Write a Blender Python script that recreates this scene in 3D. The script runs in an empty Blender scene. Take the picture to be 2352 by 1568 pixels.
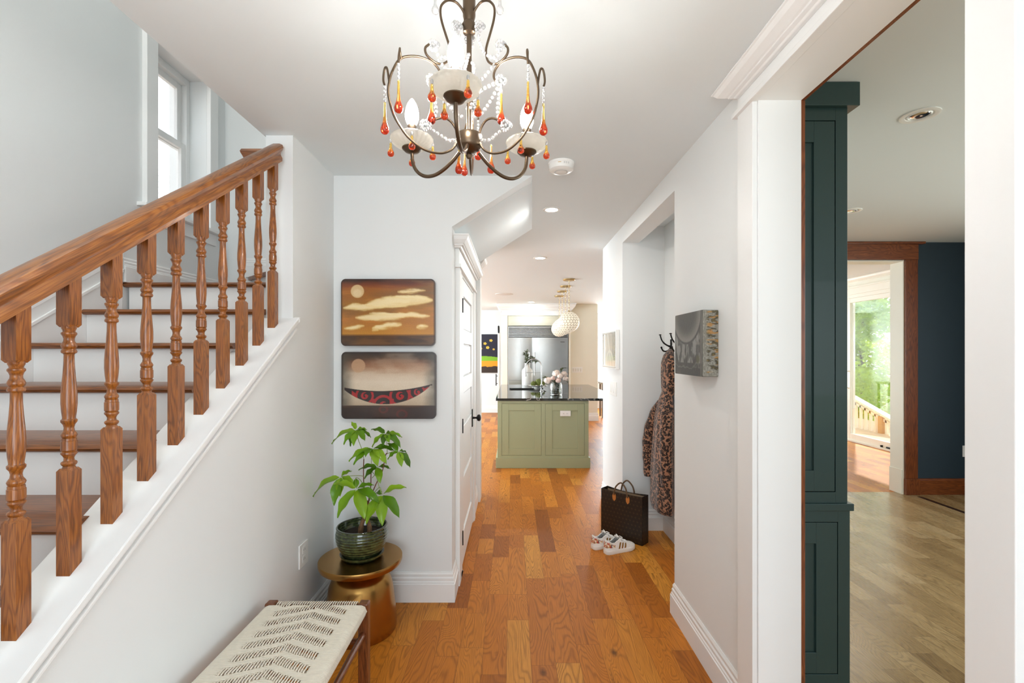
import bpy, bmesh, math, random
import numpy as np
from mathutils import Vector, Matrix
random.seed(7)
S = bpy.context.scene
COL = S.collection
R = math.radians
F = 1090.0          # focal length in pixels of the 2352 px wide frame
H = 1.51            # eye height

# ------------------------------------------------------------------ camera
cam = bpy.data.cameras.new('camera')
cam.sensor_width = 36.0
cam.lens = F / 2352 * 36.0
cam.shift_x = -2 / 2352
cam.shift_y = 26 / 2352
cam.clip_start = 0.05
cam.clip_end = 200
co = bpy.data.objects.new('camera', cam)
co.location = (0, 0, H)
co.rotation_euler = (R(90), 0, 0)
COL.objects.link(co)
S.camera = co

# ------------------------------------------------------------------ world, sun, exposure
W = bpy.data.worlds.new('daylight'); S.world = W
W.use_nodes = True
bg = W.node_tree.nodes['Background']
bg.inputs[0].default_value = (0.86, 0.93, 1.0, 1)
bg.inputs[1].default_value = 1.5
S.view_settings.view_transform = 'Standard'
S.view_settings.look = 'None'
S.view_settings.gamma = 1
S.view_settings.use_curve_mapping = False
S.view_settings.exposure = 0.80
S.cycles.max_bounces = 12
S.cycles.diffuse_bounces = 7
S.cycles.glossy_bounces = 5
S.cycles.transmission_bounces = 10
S.cycles.transparent_max_bounces = 16
S.cycles.sample_clamp_indirect = 6
S.cycles.caustics_reflective = False
S.cycles.caustics_refractive = False
S.cycles.use_denoising = True

sun = bpy.data.lights.new('sun', 'SUN'); sun.energy = 3.2; sun.angle = R(1.5); sun.color = (1, .95, .86)
so = bpy.data.objects.new('sun', sun); COL.objects.link(so)
so.rotation_euler = (R(-38), R(34), 0)     # from high beyond the garden door

def area(name, loc, rot, sx, sy, power, color=(1, 1, 1)):
    l = bpy.data.lights.new(name, 'AREA'); l.shape = 'RECTANGLE'; l.size = sx; l.size_y = sy
    l.energy = power; l.color = color
    o = bpy.data.objects.new(name, l); COL.objects.link(o)
    o.location = loc; o.rotation_euler = rot
    return o
DAY = (0.90, 0.955, 1.0)
area('fill_light_entry', (-.15, -1.93, 1.45), (R(90), 0, 0), 1.7, 2.1, 28, (.81, .925, 1.0))          # fill lamp added before the unseen entry glazing, behind the camera
# area('daylight_stair_window', (-2.62, 3.07, 2.88), (0, R(-90), 0), 1.1, .6, 16, (1, .99, .97))   # outside the stair window
area('fill_light_stair_top', (-1.65, .6, 5.12), (0, 0, 0), .8, 2.4, 22, (1, .97, .92))            # fill lamp added high over the stair, below the closed ceiling
area('fill_light_kitchen_left', (-4.3, 8.4, 1.55), (0, R(-90), 0), 1.7, 4.6, 215, (.79, .92, 1.0))  # added fill lamp in an unseen opening, brightens kitchen and corridor
area('daylight_kitchen_right', (3.9, 13.15, 1.6), (R(-90), 0, 0), 2.8, 1.9, 210, (.82, .93, 1.0))
area('fill_light_dining', (5.12, 1.7, 1.55), (0, R(90), 0), 1.8, 3.2, 44, (.95, .965, 1.0))  # fill lamp added at the unseen side wall to brighten the dining room
# area('daylight_garden_door', (5.98, 8.05, 1.3), (0, R(90), 0), 2.2, 1.7, 60, DAY)

# ------------------------------------------------------------------ node helpers
def newmat(name):
    m = bpy.data.materials.new(name); m.use_nodes = True
    nt = m.node_tree
    return m, nt, nt.nodes['Principled BSDF']

class NT:
    def __init__(s, nt): s.nt = nt
    def node(s, t, **k):
        n = s.nt.nodes.new(t)
        for a, b in k.items(): setattr(n, a, b)
        return n
    def put(s, sock, v):
        if hasattr(v, 'is_output'): s.nt.links.new(v, sock)
        elif isinstance(v, (tuple, list)) and len(v) == 3 and sock.type == 'RGBA': sock.default_value = (*v, 1)
        else: sock.default_value = v
    def m(s, op, a, b=0.0, c=0.0):
        n = s.node('ShaderNodeMath', operation=op)
        s.put(n.inputs[0], a); s.put(n.inputs[1], b); s.put(n.inputs[2], c)
        return n.outputs[0]
    def xyz(s, v):
        n = s.node('ShaderNodeSeparateXYZ'); s.put(n.inputs[0], v); return n.outputs
    def vec(s, x, y, z=0.0):
        n = s.node('ShaderNodeCombineXYZ')
        for i, q in enumerate((x, y, z)): s.put(n.inputs[i], q)
        return n.outputs[0]
    def noise(s, v, scale=1, detail=3, rough=.5, dist=0.0, dim='3D'):
        n = s.node('ShaderNodeTexNoise'); n.noise_dimensions = dim
        s.put(n.inputs['Vector'], v); s.put(n.inputs['Scale'], scale); s.put(n.inputs['Detail'], detail)
        s.put(n.inputs['Roughness'], rough); s.put(n.inputs['Distortion'], dist)
        return n.outputs[0]
    def white(s, v):
        n = s.node('ShaderNodeTexWhiteNoise'); s.put(n.inputs['Vector'], v); return n.outputs
    def voro(s, v, scale, feature='F1', rnd=1.0):
        n = s.node('ShaderNodeTexVoronoi', feature=feature); s.put(n.inputs['Vector'], v); s.put(n.inputs['Scale'], scale)
        s.put(n.inputs['Randomness'], rnd)
        return n.outputs
    def mapping(s, v, loc=(0, 0, 0), rot=(0, 0, 0), sc=(1, 1, 1)):
        n = s.node('ShaderNodeMapping'); s.put(n.inputs[0], v); s.put(n.inputs[1], loc); s.put(n.inputs[2], rot); s.put(n.inputs[3], sc)
        return n.outputs[0]
    def ramp(s, f, stops, interp='LINEAR'):
        n = s.node('ShaderNodeValToRGB'); n.color_ramp.interpolation = interp
        e = n.color_ramp.elements
        while len(e) < len(stops): e.new(.5)
        for el, (p, c) in zip(e, stops):
            el.position = p; el.color = (*c, 1) if len(c) == 3 else c
        s.put(n.inputs[0], f); return n.outputs[0]
    def mix(s, f, a, b, mode='MIX'):
        n = s.node('ShaderNodeMix', data_type='RGBA', blend_type=mode)
        s.put(n.inputs[0], f); s.put(n.inputs[6], a); s.put(n.inputs[7], b); return n.outputs[2]
    def bump(s, h, st=.3, dist=.01):
        n = s.node('ShaderNodeBump'); s.put(n.inputs['Strength'], st); s.put(n.inputs['Distance'], dist); s.put(n.inputs['Height'], h)
        return n.outputs[0]
    def obj(s): return s.node('ShaderNodeTexCoord').outputs['Object']
    def pos(s): return s.node('ShaderNodeNewGeometry').outputs['Position']
    def rand(s): return s.node('ShaderNodeObjectInfo').outputs['Random']

def srgb(r, g, b):
    f = lambda c: (c / 255 / 12.92) if c / 255 <= .04045 else ((c / 255 + .055) / 1.055) ** 2.4
    return (f(r), f(g), f(b))

def plain(name, color, rough=.5, metal=0.0, var=.03, vs=6.0, bump=0.0, bs=80.0, spec=.5, coat=0.0, sheen=0.0):
    m, nt, p = newmat(name); n = NT(nt)
    c = n.noise(n.obj(), vs, 3)
    hi = tuple(min(1, q * (1 + var)) for q in color); lo = tuple(q * (1 - var) for q in color)
    n.put(p.inputs['Base Color'], n.ramp(c, [(.3, lo), (.7, hi)]))
    p.inputs['Roughness'].default_value = rough; p.inputs['Metallic'].default_value = metal
    p.inputs['Specular IOR Level'].default_value = spec
    p.inputs['Coat Weight'].default_value = coat
    p.inputs['Sheen Weight'].default_value = sheen
    if bump: n.put(p.inputs['Normal'], n.bump(n.noise(n.obj(), bs, 3), bump, .002))
    return m

def wood(name, dark, mid, light, axis=0, rot=(0, 0, 0), rough=.32, gs=1.0, coat=.25, world=False):
    """wood whose grain runs along one axis of the (turned) object space"""
    m, nt, p = newmat(name); n = NT(nt)
    v = n.mapping(n.pos() if world else n.obj(), rot=rot)
    x = n.xyz(v); r = n.rand()
    a = x[axis]; b, c = [x[i] for i in range(3) if i != axis]
    off = n.m('MULTIPLY', r, 37.0)
    base = n.vec(n.m('ADD', n.m('MULTIPLY', a, 2.2 * gs), off), n.m('MULTIPLY', b, 17 * gs), n.m('MULTIPLY', c, 17 * gs))
    fld = n.noise(base, 1.0, 2, .5, .4)
    lines = n.m('SINE', n.m('MULTIPLY', fld, 95.0))
    fine = n.noise(n.vec(n.m('MULTIPLY', a, 14 * gs), n.m('MULTIPLY', b, 420 * gs), n.m('MULTIPLY', c, 420 * gs)), 1.0, 2, .6)
    t = n.m('ADD', n.m('MULTIPLY', n.m('POWER', n.m('ADD', n.m('MULTIPLY', lines, .5), .5), 2.0), .22), n.m('MULTIPLY', fine, .85))
    t = n.m('ADD', t, n.m('MULTIPLY', n.m('SUBTRACT', r, .5), .10))
    n.put(p.inputs['Base Color'], n.ramp(t, [(.2, light), (.48, mid), (.85, dark)]))
    p.inputs['Roughness'].default_value = rough
    p.inputs['Coat Weight'].default_value = coat; p.inputs['Coat Roughness'].default_value = .15
    n.put(p.inputs['Normal'], n.bump(fine, .12, .001))
    return m

def glassy(name, color, rough=0.0, ior=1.5, trans=1.0):
    m, nt, p = newmat(name)
    p.inputs['Base Color'].default_value = (*color, 1); p.inputs['Roughness'].default_value = rough
    p.inputs['IOR'].default_value = ior; p.inputs['Transmission Weight'].default_value = trans
    return m

def pane_mat():
    m, nt, p = newmat('window_glass'); n = NT(nt)
    tr = n.node('ShaderNodeBsdfTransparent'); gl = n.node('ShaderNodeBsdfGlossy'); gl.inputs['Roughness'].default_value = .02
    fr = n.node('ShaderNodeFresnel'); fr.inputs[0].default_value = 1.45
    mx = n.node('ShaderNodeMixShader'); out = nt.nodes['Material Output']
    nt.links.new(n.m('MULTIPLY', fr.outputs[0], .3), mx.inputs[0]); nt.links.new(tr.outputs[0], mx.inputs[1]); nt.links.new(gl.outputs[0], mx.inputs[2])
    nt.links.new(mx.outputs[0], out.inputs[0])
    return m

def glow(name, color, strength):
    m, nt, p = newmat(name)
    p.inputs['Base Color'].default_value = (*color, 1)
    p.inputs['Emission Color'].default_value = (*color, 1); p.inputs['Emission Strength'].default_value = strength
    return m

def attr_mat(name, rough=.4, coat=0.0, bump=0.0):
    m, nt, p = newmat(name); n = NT(nt)
    a = n.node('ShaderNodeAttribute'); a.attribute_name = 'paint'
    fine = n.noise(n.obj(), 160, 2)
    n.put(p.inputs['Base Color'], n.mix(.12, a.outputs['Color'], n.ramp(fine, [(.35, (.35, .35, .35)), (.65, (.75, .75, .75))]), 'OVERLAY'))
    p.inputs['Roughness'].default_value = rough; p.inputs['Coat Weight'].default_value = coat; p.inputs['Coat Roughness'].default_value = .08
    if bump: n.put(p.inputs['Normal'], n.bump(n.noise(n.obj(), 60, 3), bump, .003))
    return m

def floor_mat(dining=False):
    m, nt, p = newmat('oak_floor' if not dining else 'glare_tinted_oak_floor'); n = NT(nt)  # dining oak is paled and greyed: window glare put into the colour
    v = n.pos(); x = n.xyz(v)
    w = .1195
    row = n.m('FLOOR', n.m('DIVIDE', n.m('ADD', x[0], .031), w))
    rr = n.white(n.vec(row, 3.3, 1.0))
    L = n.m('ADD', .68, n.m('MULTIPLY', rr[0], .65))
    yy = n.m('DIVIDE', n.m('ADD', x[1], n.m('MULTIPLY', n.white(n.vec(row, 9.1, 2.0))[0], 3.0)), L)
    # two-length joints: every cell is cut once at a place of its own
    cell = n.m('FLOOR', yy); fr = n.m('FRACT', yy)
    cut = n.m('ADD', .3, n.m('MULTIPLY', n.white(n.vec(row, cell, 5.0))[0], .45))
    second = n.m('GREATER_THAN', fr, cut)
    pid = n.m('ADD', n.m('MULTIPLY', cell, 2.0), second)
    rnd = n.white(n.vec(row, pid, 7.0)); rc = n.xyz(rnd[1])
    fx = n.m('FRACT', n.m('DIVIDE', n.m('ADD', x[0], .031), w))
    ex = n.m('MINIMUM', fx, n.m('SUBTRACT', 1.0, fx))
    ey = n.m('MINIMUM', n.m('MULTIPLY', n.m('ABSOLUTE', n.m('SUBTRACT', fr, cut)), L), n.m('MULTIPLY', n.m('MINIMUM', fr, n.m('SUBTRACT', 1.0, fr)), L))
    seam = n.m('MAXIMUM', n.m('LESS_THAN', ex, .0075), n.m('LESS_THAN', ey, .0009))
    ox = n.m('MULTIPLY', rc[0], 31.0); oy = n.m('MULTIPLY', rc[1], 57.0)
    gx = n.m('ADD', x[0], ox); gy = n.m('ADD', x[1], oy)
    fld = n.noise(n.vec(n.m('MULTIPLY', gx, 8.5), n.m('MULTIPLY', gy, 1.5), rc[2]), 1.0, 1.5, .45, .55)
    ln = n.m('SINE', n.m('MULTIPLY', fld, 150.0))
    ln = n.m('POWER', n.m('ADD', n.m('MULTIPLY', ln, .5), .5), 2.6)
    mask = n.m('MULTIPLY', ln, n.m('ADD', .15, n.m('MULTIPLY', n.noise(n.vec(n.m('MULTIPLY', gx, 5.0), n.m('MULTIPLY', gy, .9), 4.0), 1.0, 1), .85)))
    fine = n.noise(n.vec(n.m('MULTIPLY', gx, 330.0), n.m('MULTIPLY', gy, 9.0), 0.0), 1.0, 2, .6)
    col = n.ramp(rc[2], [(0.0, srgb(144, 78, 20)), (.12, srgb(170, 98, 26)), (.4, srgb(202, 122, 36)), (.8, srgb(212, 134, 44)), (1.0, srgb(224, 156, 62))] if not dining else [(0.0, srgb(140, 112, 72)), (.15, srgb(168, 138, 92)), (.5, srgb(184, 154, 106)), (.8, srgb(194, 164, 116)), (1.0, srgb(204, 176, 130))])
    broad = n.noise(n.vec(n.m('MULTIPLY', gx, 9.0), n.m('MULTIPLY', gy, 2.0), 2.0), 1.0, 3)
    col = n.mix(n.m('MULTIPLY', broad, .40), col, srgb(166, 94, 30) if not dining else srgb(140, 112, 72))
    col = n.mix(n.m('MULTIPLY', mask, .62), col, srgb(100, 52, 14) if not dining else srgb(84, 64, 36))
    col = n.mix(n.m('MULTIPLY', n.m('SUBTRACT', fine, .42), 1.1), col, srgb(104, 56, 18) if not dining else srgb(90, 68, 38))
    kn = n.voro(n.vec(n.m('MULTIPLY', x[0], 5.2), n.m('MULTIPLY', x[1], 2.6), 0.0), 1.0)
    knot = n.m('MULTIPLY', n.ramp(n.m('ADD', kn[0], n.m('MULTIPLY', n.noise(v, 60, 2), .05)), [(.05, (1, 1, 1)), (.14, (0, 0, 0))]), n.m('GREATER_THAN', n.xyz(kn[1])[0], .45))
    col = n.mix(n.m('MULTIPLY', knot, .75), col, srgb(44, 24, 12))
    strk = n.ramp(n.noise(n.vec(n.m('MULTIPLY', gx, 26.0), n.m('MULTIPLY', gy, 1.6), 8.0), 1.0, 2, .5), [(.66, (0, 0, 0)), (.76, (1, 1, 1))])
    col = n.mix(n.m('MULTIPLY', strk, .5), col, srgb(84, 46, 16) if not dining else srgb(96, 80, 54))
    col = n.mix(n.m('MULTIPLY', seam, .6), col, srgb(60, 32, 14))
    n.put(p.inputs['Base Color'], col)
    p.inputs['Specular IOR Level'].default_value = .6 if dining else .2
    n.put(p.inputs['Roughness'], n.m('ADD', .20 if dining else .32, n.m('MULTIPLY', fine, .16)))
    n.put(p.inputs['Normal'], n.bump(n.m('SUBTRACT', n.m('MULTIPLY', fine, .25), n.m('ADD', seam, n.m('MULTIPLY', mask, .15))), .18, .002))
    return m

M = {}
M['wall'] = plain('white_wall_paint', srgb(229, 232, 232), .62, var=.006, vs=1.2, bump=.04, bs=240)
M['ceil'] = plain('white_ceiling_paint', srgb(227, 234, 236), .75, var=.005, vs=1.0)
M['trim'] = plain('white_trim_paint', srgb(235, 236, 235), .45, var=.005)
M['cream'] = plain('cream_paint', srgb(234, 231, 216), .45, var=.01)
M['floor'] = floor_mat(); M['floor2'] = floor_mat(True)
M['oak'] = wood('oak_balusters', srgb(76, 38, 8), srgb(136, 76, 22), srgb(166, 102, 38), 2, gs=1.3)
M['oak_rail'] = wood('oak_handrail', srgb(82, 42, 10), srgb(138, 80, 26), srgb(170, 108, 44), 1, rot=(R(-34.4), 0, 0), gs=.8)
M['oak_x'] = wood('oak_treads', srgb(66, 34, 10), srgb(120, 68, 26), srgb(146, 88, 38), 0, gs=.7)
M['walnut'] = wood('walnut_bench', srgb(50, 24, 10), srgb(108, 58, 26), srgb(140, 80, 40), 2, gs=1.5)
M['walnut_y'] = wood('walnut_bench_rail', srgb(50, 24, 10), srgb(108, 58, 26), srgb(140, 80, 40), 1, gs=1.5)
M['fir'] = wood('stained_fir_trim', srgb(70, 30, 10), srgb(118, 60, 24), srgb(146, 82, 38), 2, gs=.8)
M['fir_x'] = wood('stained_fir_head', srgb(70, 30, 10), srgb(118, 60, 24), srgb(146, 82, 38), 0, gs=.8)
M['pane'] = pane_mat()
M['teal'] = plain('dark_teal_cabinet_paint', srgb(40, 64, 62), .36, var=.02, vs=3, bump=.03, bs=60, coat=.1)
M['navy'] = plain('dark_blue_green_wall', srgb(30, 48, 58), .6, var=.03)
M['sage'] = plain('sage_green_cabinet_paint', srgb(162, 168, 132), .4, var=.01)
M['grey'] = plain('pale_sage_cabinet_paint', srgb(200, 200, 184), .4, var=.01)
M['black'] = plain('black_iron', srgb(22, 20, 18), .4, .6)
M['bronze'] = plain('aged_bronze', srgb(98, 82, 66), .32, .9, var=.08)
M['steel'] = plain('stainless_steel', (.50, .50, .485), .28, 1.0, var=.03)
M['chrome'] = plain('chrome', (.75, .74, .71), .12, 1.0)
M['dark'] = plain('dark_gap', (.012, .012, .012), .8)
M['white'] = plain('white_plastic', srgb(240, 240, 237), .35, var=.003)
M['gold'] = plain('pale_gold_metal', srgb(206, 180, 128), .3, 1.0)
M['brass'] = plain('brushed_brass', srgb(176, 134, 74), .27, 1.0, var=.10, vs=4)

def lin(a): return np.where(a <= .04045, a / 12.92, ((a + .055) / 1.055) ** 2.4)

# ------------------------------------------------------------------ mesh builder
class MB:
    def __init__(s): s.v = []; s.f = []; s.x = None
    def add(s, v, f):
        o = len(s.v)
        if s.x is not None: v = [s.x @ Vector(p) for p in v]
        s.v += [tuple(p) for p in v]; s.f += [tuple(i + o for i in q) for q in f]; return s
    def box(s, x0, x1, y0, y1, z0, z1):
        return s.add([(x0, y0, z0), (x1, y0, z0), (x1, y1, z0), (x0, y1, z0), (x0, y0, z1), (x1, y0, z1), (x1, y1, z1), (x0, y1, z1)],
                     [(0, 3, 2, 1), (4, 5, 6, 7), (0, 1, 5, 4), (1, 2, 6, 5), (2, 3, 7, 6), (3, 0, 4, 7)])
    def prism(s, poly, ax, a, b):
        """polygon in the two other axes (in xyz order), pushed from a to b along ax"""
        def P(p, t):
            q = list(p); q.insert(ax, t); return tuple(q)
        n = len(poly); v = [P(p, a) for p in poly] + [P(p, b) for p in poly]
        return s.add(v, [tuple(range(n))[::-1], tuple(range(n, 2 * n))] + [(i, (i + 1) % n, n + (i + 1) % n, n + i) for i in range(n)])
    def lathe(s, prof, c=(0, 0, 0), seg=32, cap=True, flute=0, fd=0.0, rib=None):
        v = []; f = []; n = len(prof)
        for r, z in prof:
            for k in range(seg):
                a = 2 * math.pi * k / seg
                q = r * (1 + (fd * math.cos(flute * a) if flute else 0))
                v.append((c[0] + q * math.cos(a), c[1] + q * math.sin(a), c[2] + z))
        for i in range(n - 1):
            for k in range(seg):
                a = i * seg + k; b = i * seg + (k + 1) % seg
                f.append((a, b, b + seg, a + seg))
        if cap:
            f.append(tuple(range(seg))[::-1]); f.append(tuple(range((n - 1) * seg, n * seg)))
        return s.add(v, f)
    def tube(s, pts, r, seg=8, closed=False, squash=None):
        pts = [Vector(p) for p in pts]; n = len(pts)
        rr = r if isinstance(r, (list, tuple)) else [r] * n
        T = []
        for i in range(n):
            a = pts[(i - 1) % n] if (closed or i > 0) else pts[i]
            b = pts[(i + 1) % n] if (closed or i < n - 1) else pts[i]
            t = (b - a); T.append(t.normalized() if t.length > 1e-9 else Vector((0, 0, 1)))
        u = T[0].orthogonal().normalized(); v = []; f = []
        for i in range(n):
            u = (u - T[i] * u.dot(T[i]));  u = u.normalized() if u.length > 1e-6 else T[i].orthogonal().normalized()
            w = T[i].cross(u)
            for k in range(seg):
                a = 2 * math.pi * k / seg
                v.append(pts[i] + (u * math.cos(a) + w * math.sin(a)) * rr[i])
        m = n if closed else n - 1
        for i in range(m):
            j = (i + 1) % n
            for k in range(seg):
                f.append((i * seg + k, i * seg + (k + 1) % seg, j * seg + (k + 1) % seg, j * seg + k))
        if not closed:
            f.append(tuple(range(seg))[::-1]); f.append(tuple(range((n - 1) * seg, n * seg)))
        return s.add(v, f)
    def cyl(s, a, b, r, seg=16): return s.tube([a, b], r, seg)
    def ball(s, c, r, seg=12, sz=1.0):
        pr = [(max(1e-4, r * math.sin(math.pi * i / (seg // 2 + 2))), -r * sz * math.cos(math.pi * i / (seg // 2 + 2))) for i in range(seg // 2 + 3)]
        return s.lathe(pr, c, seg, False)
    def molding(s, prof, path, side=1):
        """profile [(out, z)] swept with mitres along a plan path; out is to the right of travel for side=1"""
        P = [Vector((p[0], p[1])) for p in path]; n = len(P); offs = []
        for i in range(n):
            d = []
            if i > 0: d.append((P[i] - P[i - 1]).normalized())
            if i < n - 1: d.append((P[i + 1] - P[i]).normalized())
            ns = [Vector((q.y, -q.x)) * side for q in d]
            if len(ns) == 1: offs.append(ns[0])
            else:
                k = (ns[0] + ns[1]); offs.append(k / max(.2, k.dot(ns[0])))
        m = len(prof); v = []; f = []
        for i in range(n):
            for o, z in prof: v.append((P[i].x + offs[i].x * o, P[i].y + offs[i].y * o, z))
        for i in range(n - 1):
            for k in range(m):
                a = i * m + k; b = i * m + (k + 1) % m
                f.append((a, b, b + m, a + m))
        f.append(tuple(range(m))); f.append(tuple(range((n - 1) * m, n * m))[::-1])
        return s.add(v, f)
    def build(s, name, mat, parent=None, smooth=None, bevel=0.0, local=False, loc=None, sub=0):
        me = bpy.data.meshes.new(name)
        v = np.array(s.v, dtype=float)
        if parent is not None and not local:
            r = parent
            while r.parent: r = r.parent
            v = v - np.array(r.location)
        at = None
        if parent is None:
            at = loc if loc is not None else ((v[:, 0].min() + v[:, 0].max()) / 2, (v[:, 1].min() + v[:, 1].max()) / 2, v[:, 2].min())
            if not local: v = v - np.array(at)
        me.from_pydata([tuple(p) for p in v], [], s.f)
        bm = bmesh.new(); bm.from_mesh(me); bmesh.ops.recalc_face_normals(bm, faces=bm.faces); bm.to_mesh(me); bm.free()
        me.materials.append(mat)
        if smooth:
            me.shade_smooth(); me.set_sharp_from_angle(angle=R(smooth))
        o = bpy.data.objects.new(name, me); COL.objects.link(o)
        if parent is not None: o.parent = parent
        else: o.location = at
        if bevel:
            b = o.modifiers.new('edge', 'BEVEL'); b.width = bevel; b.segments = 2; b.limit_method = 'ANGLE'; b.angle_limit = R(40)
        if sub:
            b = o.modifiers.new('soft', 'SUBSURF'); b.levels = sub; b.render_levels = sub
        return o

def tag(o, label=None, cat=None, group=None, kind=None):
    if label: o['label'] = label
    if cat: o['category'] = cat
    if group: o['group'] = group
    if kind: o['kind'] = kind
    return o
def thing(name, loc, label, cat, group=None, rz=0.0):
    o = bpy.data.objects.new(name, None); COL.objects.link(o)
    o.location = loc; o.rotation_euler = (0, 0, rz); o.empty_display_size = .1
    return tag(o, label, cat, group)
def dup(root, loc, label, rz=None, scale=None):
    r = root.copy(); COL.objects.link(r); r.location = loc; r['label'] = label
    if rz is not None: r.rotation_euler = (0, 0, rz)
    for ch in list(root.children):
        c = ch.copy(); COL.objects.link(c); c.parent = r
        for g in list(ch.children):
            d = g.copy(); COL.objects.link(d); d.parent = c
    return r
def struct(name, mb, mat, **k): return tag(mb.build(name, mat, **k), kind='structure')
def box(*a): return MB().box(*a)

# ================================================================== THE ROOM SHELL
CZ = 2.588     # hall ceiling
struct('floor', box(-4.6, 1.04, -2.1, 13.2, -.12, 0).box(1.04, 5.9, 5.15, 13.2, -.12, 0).box(1.04, 1.38, 2.55, 5.15, -.12, 0), M['floor'])
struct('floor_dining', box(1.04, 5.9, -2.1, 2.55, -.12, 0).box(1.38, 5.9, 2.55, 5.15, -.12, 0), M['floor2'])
c = MB()
c.box(-1.235, 1.0, -2.1, 2.95, CZ, 2.76); c.box(-.371, 1.42, 2.95, 5.0, CZ, 2.76); c.box(1.0, 1.42, 2.6, 2.95, CZ, 2.76)
struct('ceiling', c, M['ceil'])
struct('ceiling_kitchen', box(-4.6, 2.4, 5.0, 13.2, CZ, 2.76).box(2.28, 2.4, 5.23, 13.2, 2.76, 3.0), M['ceil'])
struct('ceiling_garden_room', box(2.4, 5.95, 5.0, 13.2, 2.78, 2.95), M['ceil'])
struct('ceiling_dining', box(1.05, 5.35, -2.1, 5.2, 2.69, 2.95), M['ceil'])
struct('ceiling_stair', box(-2.5, 1.0, -2.1, 3.7, 5.2, 5.35), M['ceil'])

# stairwell
w = MB()
w.box(-2.40, -2.14, -2.1, 2.825, 0, 5.2); w.box(-2.40, -2.14, 3.314, 3.65, 0, 5.2)
w.box(-2.40, -2.14, 2.825, 3.314, 0, 2.372); w.box(-2.40, -2.14, 2.825, 3.314, 3.40, 5.2)
struct('wall_left', w, M['wall'])
struct('wall_stair_back', box(-2.14, -.49, 3.53, 3.66, 0, 5.2), M['wall'])
struct('wall_stair_upper', box(-1.235, -1.12, -2.1, 2.95, 2.76, 5.2).box(-1.12, -.49, 2.95, 3.05, CZ, 5.2).box(-.49, -.371, 2.95, 3.66, CZ, 5.2), M['wall'])
def capz(y): return .849 + .66 * (y - 1.0885)
k = MB()
y0 = 1.0885 - .849 / .66 + .06
k.prism([(y0, 0), (2.90, 0), (2.90, CZ), (2.354, CZ), (2.354, capz(2.354) - .03), (y0, capz(y0) - .03 + .02)], 0, -1.225, -1.0908)
struct('wall_stair_side', k, M['wall'])
# raked cap with apron and bead
c = MB()
ya, yb = y0 + .02, 2.353
c.prism([(ya, capz(ya)), (yb, capz(yb)), (yb, capz(yb) - .026), (ya, capz(ya) - .026)], 0, -1.2475, -1.060)
c.prism([(yb - .001, capz(yb)), (yb + .016, capz(yb) + .004), (yb + .016, capz(yb) - .02), (yb - .001, capz(yb) - .026)], 0, -1.0905, -1.058)
struct('trim_stair_cap', c, M['trim'], bevel=.004)
a = MB()
a.prism([(ya, capz(ya) - .026), (yb, capz(yb) - .026), (yb, capz(yb) - .052), (ya, capz(ya) - .052)], 0, -1.0908, -1.078)
a.prism([(ya, capz(ya) - .052), (yb + .004, capz(yb) - .050), (yb + .004, capz(yb) - .066), (ya, capz(ya) - .066)], 0, -1.0908, -1.070)
struct('trim_stair_apron', a, M['trim'], bevel=.003)

# picture wall with the soffit of the upper flight
p = MB()
p.prism([(-1.0908, 0), (-.371, 0), (-.371, 2.278), (.118, CZ), (-1.0908, CZ)], 1, 2.89, 3.0)
struct('wall_picture', p, M['wall'])
s_ = MB()
s_.add([(-.371, 3.0, 2.278), (.122, 3.0, CZ), (-.371, 3.0, CZ), (-.371, 4.13, 2.245), (.166, 4.13, CZ), (-.371, 4.13, CZ)],
       [(0, 1, 2), (3, 5, 4), (0, 3, 4, 1), (1, 4, 5, 2), (0, 2, 5, 3)])
struct('ceiling_soffit', s_, M['ceil'])
# corridor
w = MB()
w.box(-.49, -.371, 3.0, 3.30, 0, CZ); w.box(-.49, -.371, 4.22, 5.0, 0, CZ); w.box(-.49, -.371, 3.30, 4.22, 2.05, CZ)
struct('wall_corridor_left', w, M['wall'])
struct('wall_kitchen_near', box(-4.6, -.371, 5.0, 5.12, 0, CZ), M['wall'])
# right wall of the hall with the opening to the dining room
w = MB()
w.box(.935, 1.0965, -2.1, .962, 0, 2.69); w.box(.935, 1.0965, .962, 1.813, 2.478, 2.69)
w.box(.935, 1.0965, 1.813, 2.745, 0, 2.69)
w.box(.935, 1.075, 2.745, 4.05, 2.448, 2.69); w.box(.935, 1.42, 4.05, 4.93, 0, 2.69)
struct('wall_right', w, M['wall'])
struct('wall_niche', box(1.295, 1.42, 2.5, 4.05, 0, 2.69).box(1.0965, 1.295, 2.5, 2.62, 0, 2.69), M['wall'])
struct('wall_front', box(-2.4, -1.05, -2.1, -1.97, 0, CZ).box(.75, .935, -2.1, -1.97, 0, CZ).box(-1.05, .75, -2.1, -1.97, 2.5, CZ).box(-2.4, -1.235, -2.1, -1.97, CZ, 5.2).box(-1.05, .75, -2.1, -1.97, 0, .35), M['wall'])
fw = MB()
for x in (-1.05, -.48, .10, .69): fw.box(x, x + .06, -2.08, -2.0, .35, 2.5)
for z in (.352, 1.4, 2.438): fw.box(-1.048, .748, -2.075, -2.005, z, z + .06)
tag(struct('window_1', fw, M['trim']), kind='structure')

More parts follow.
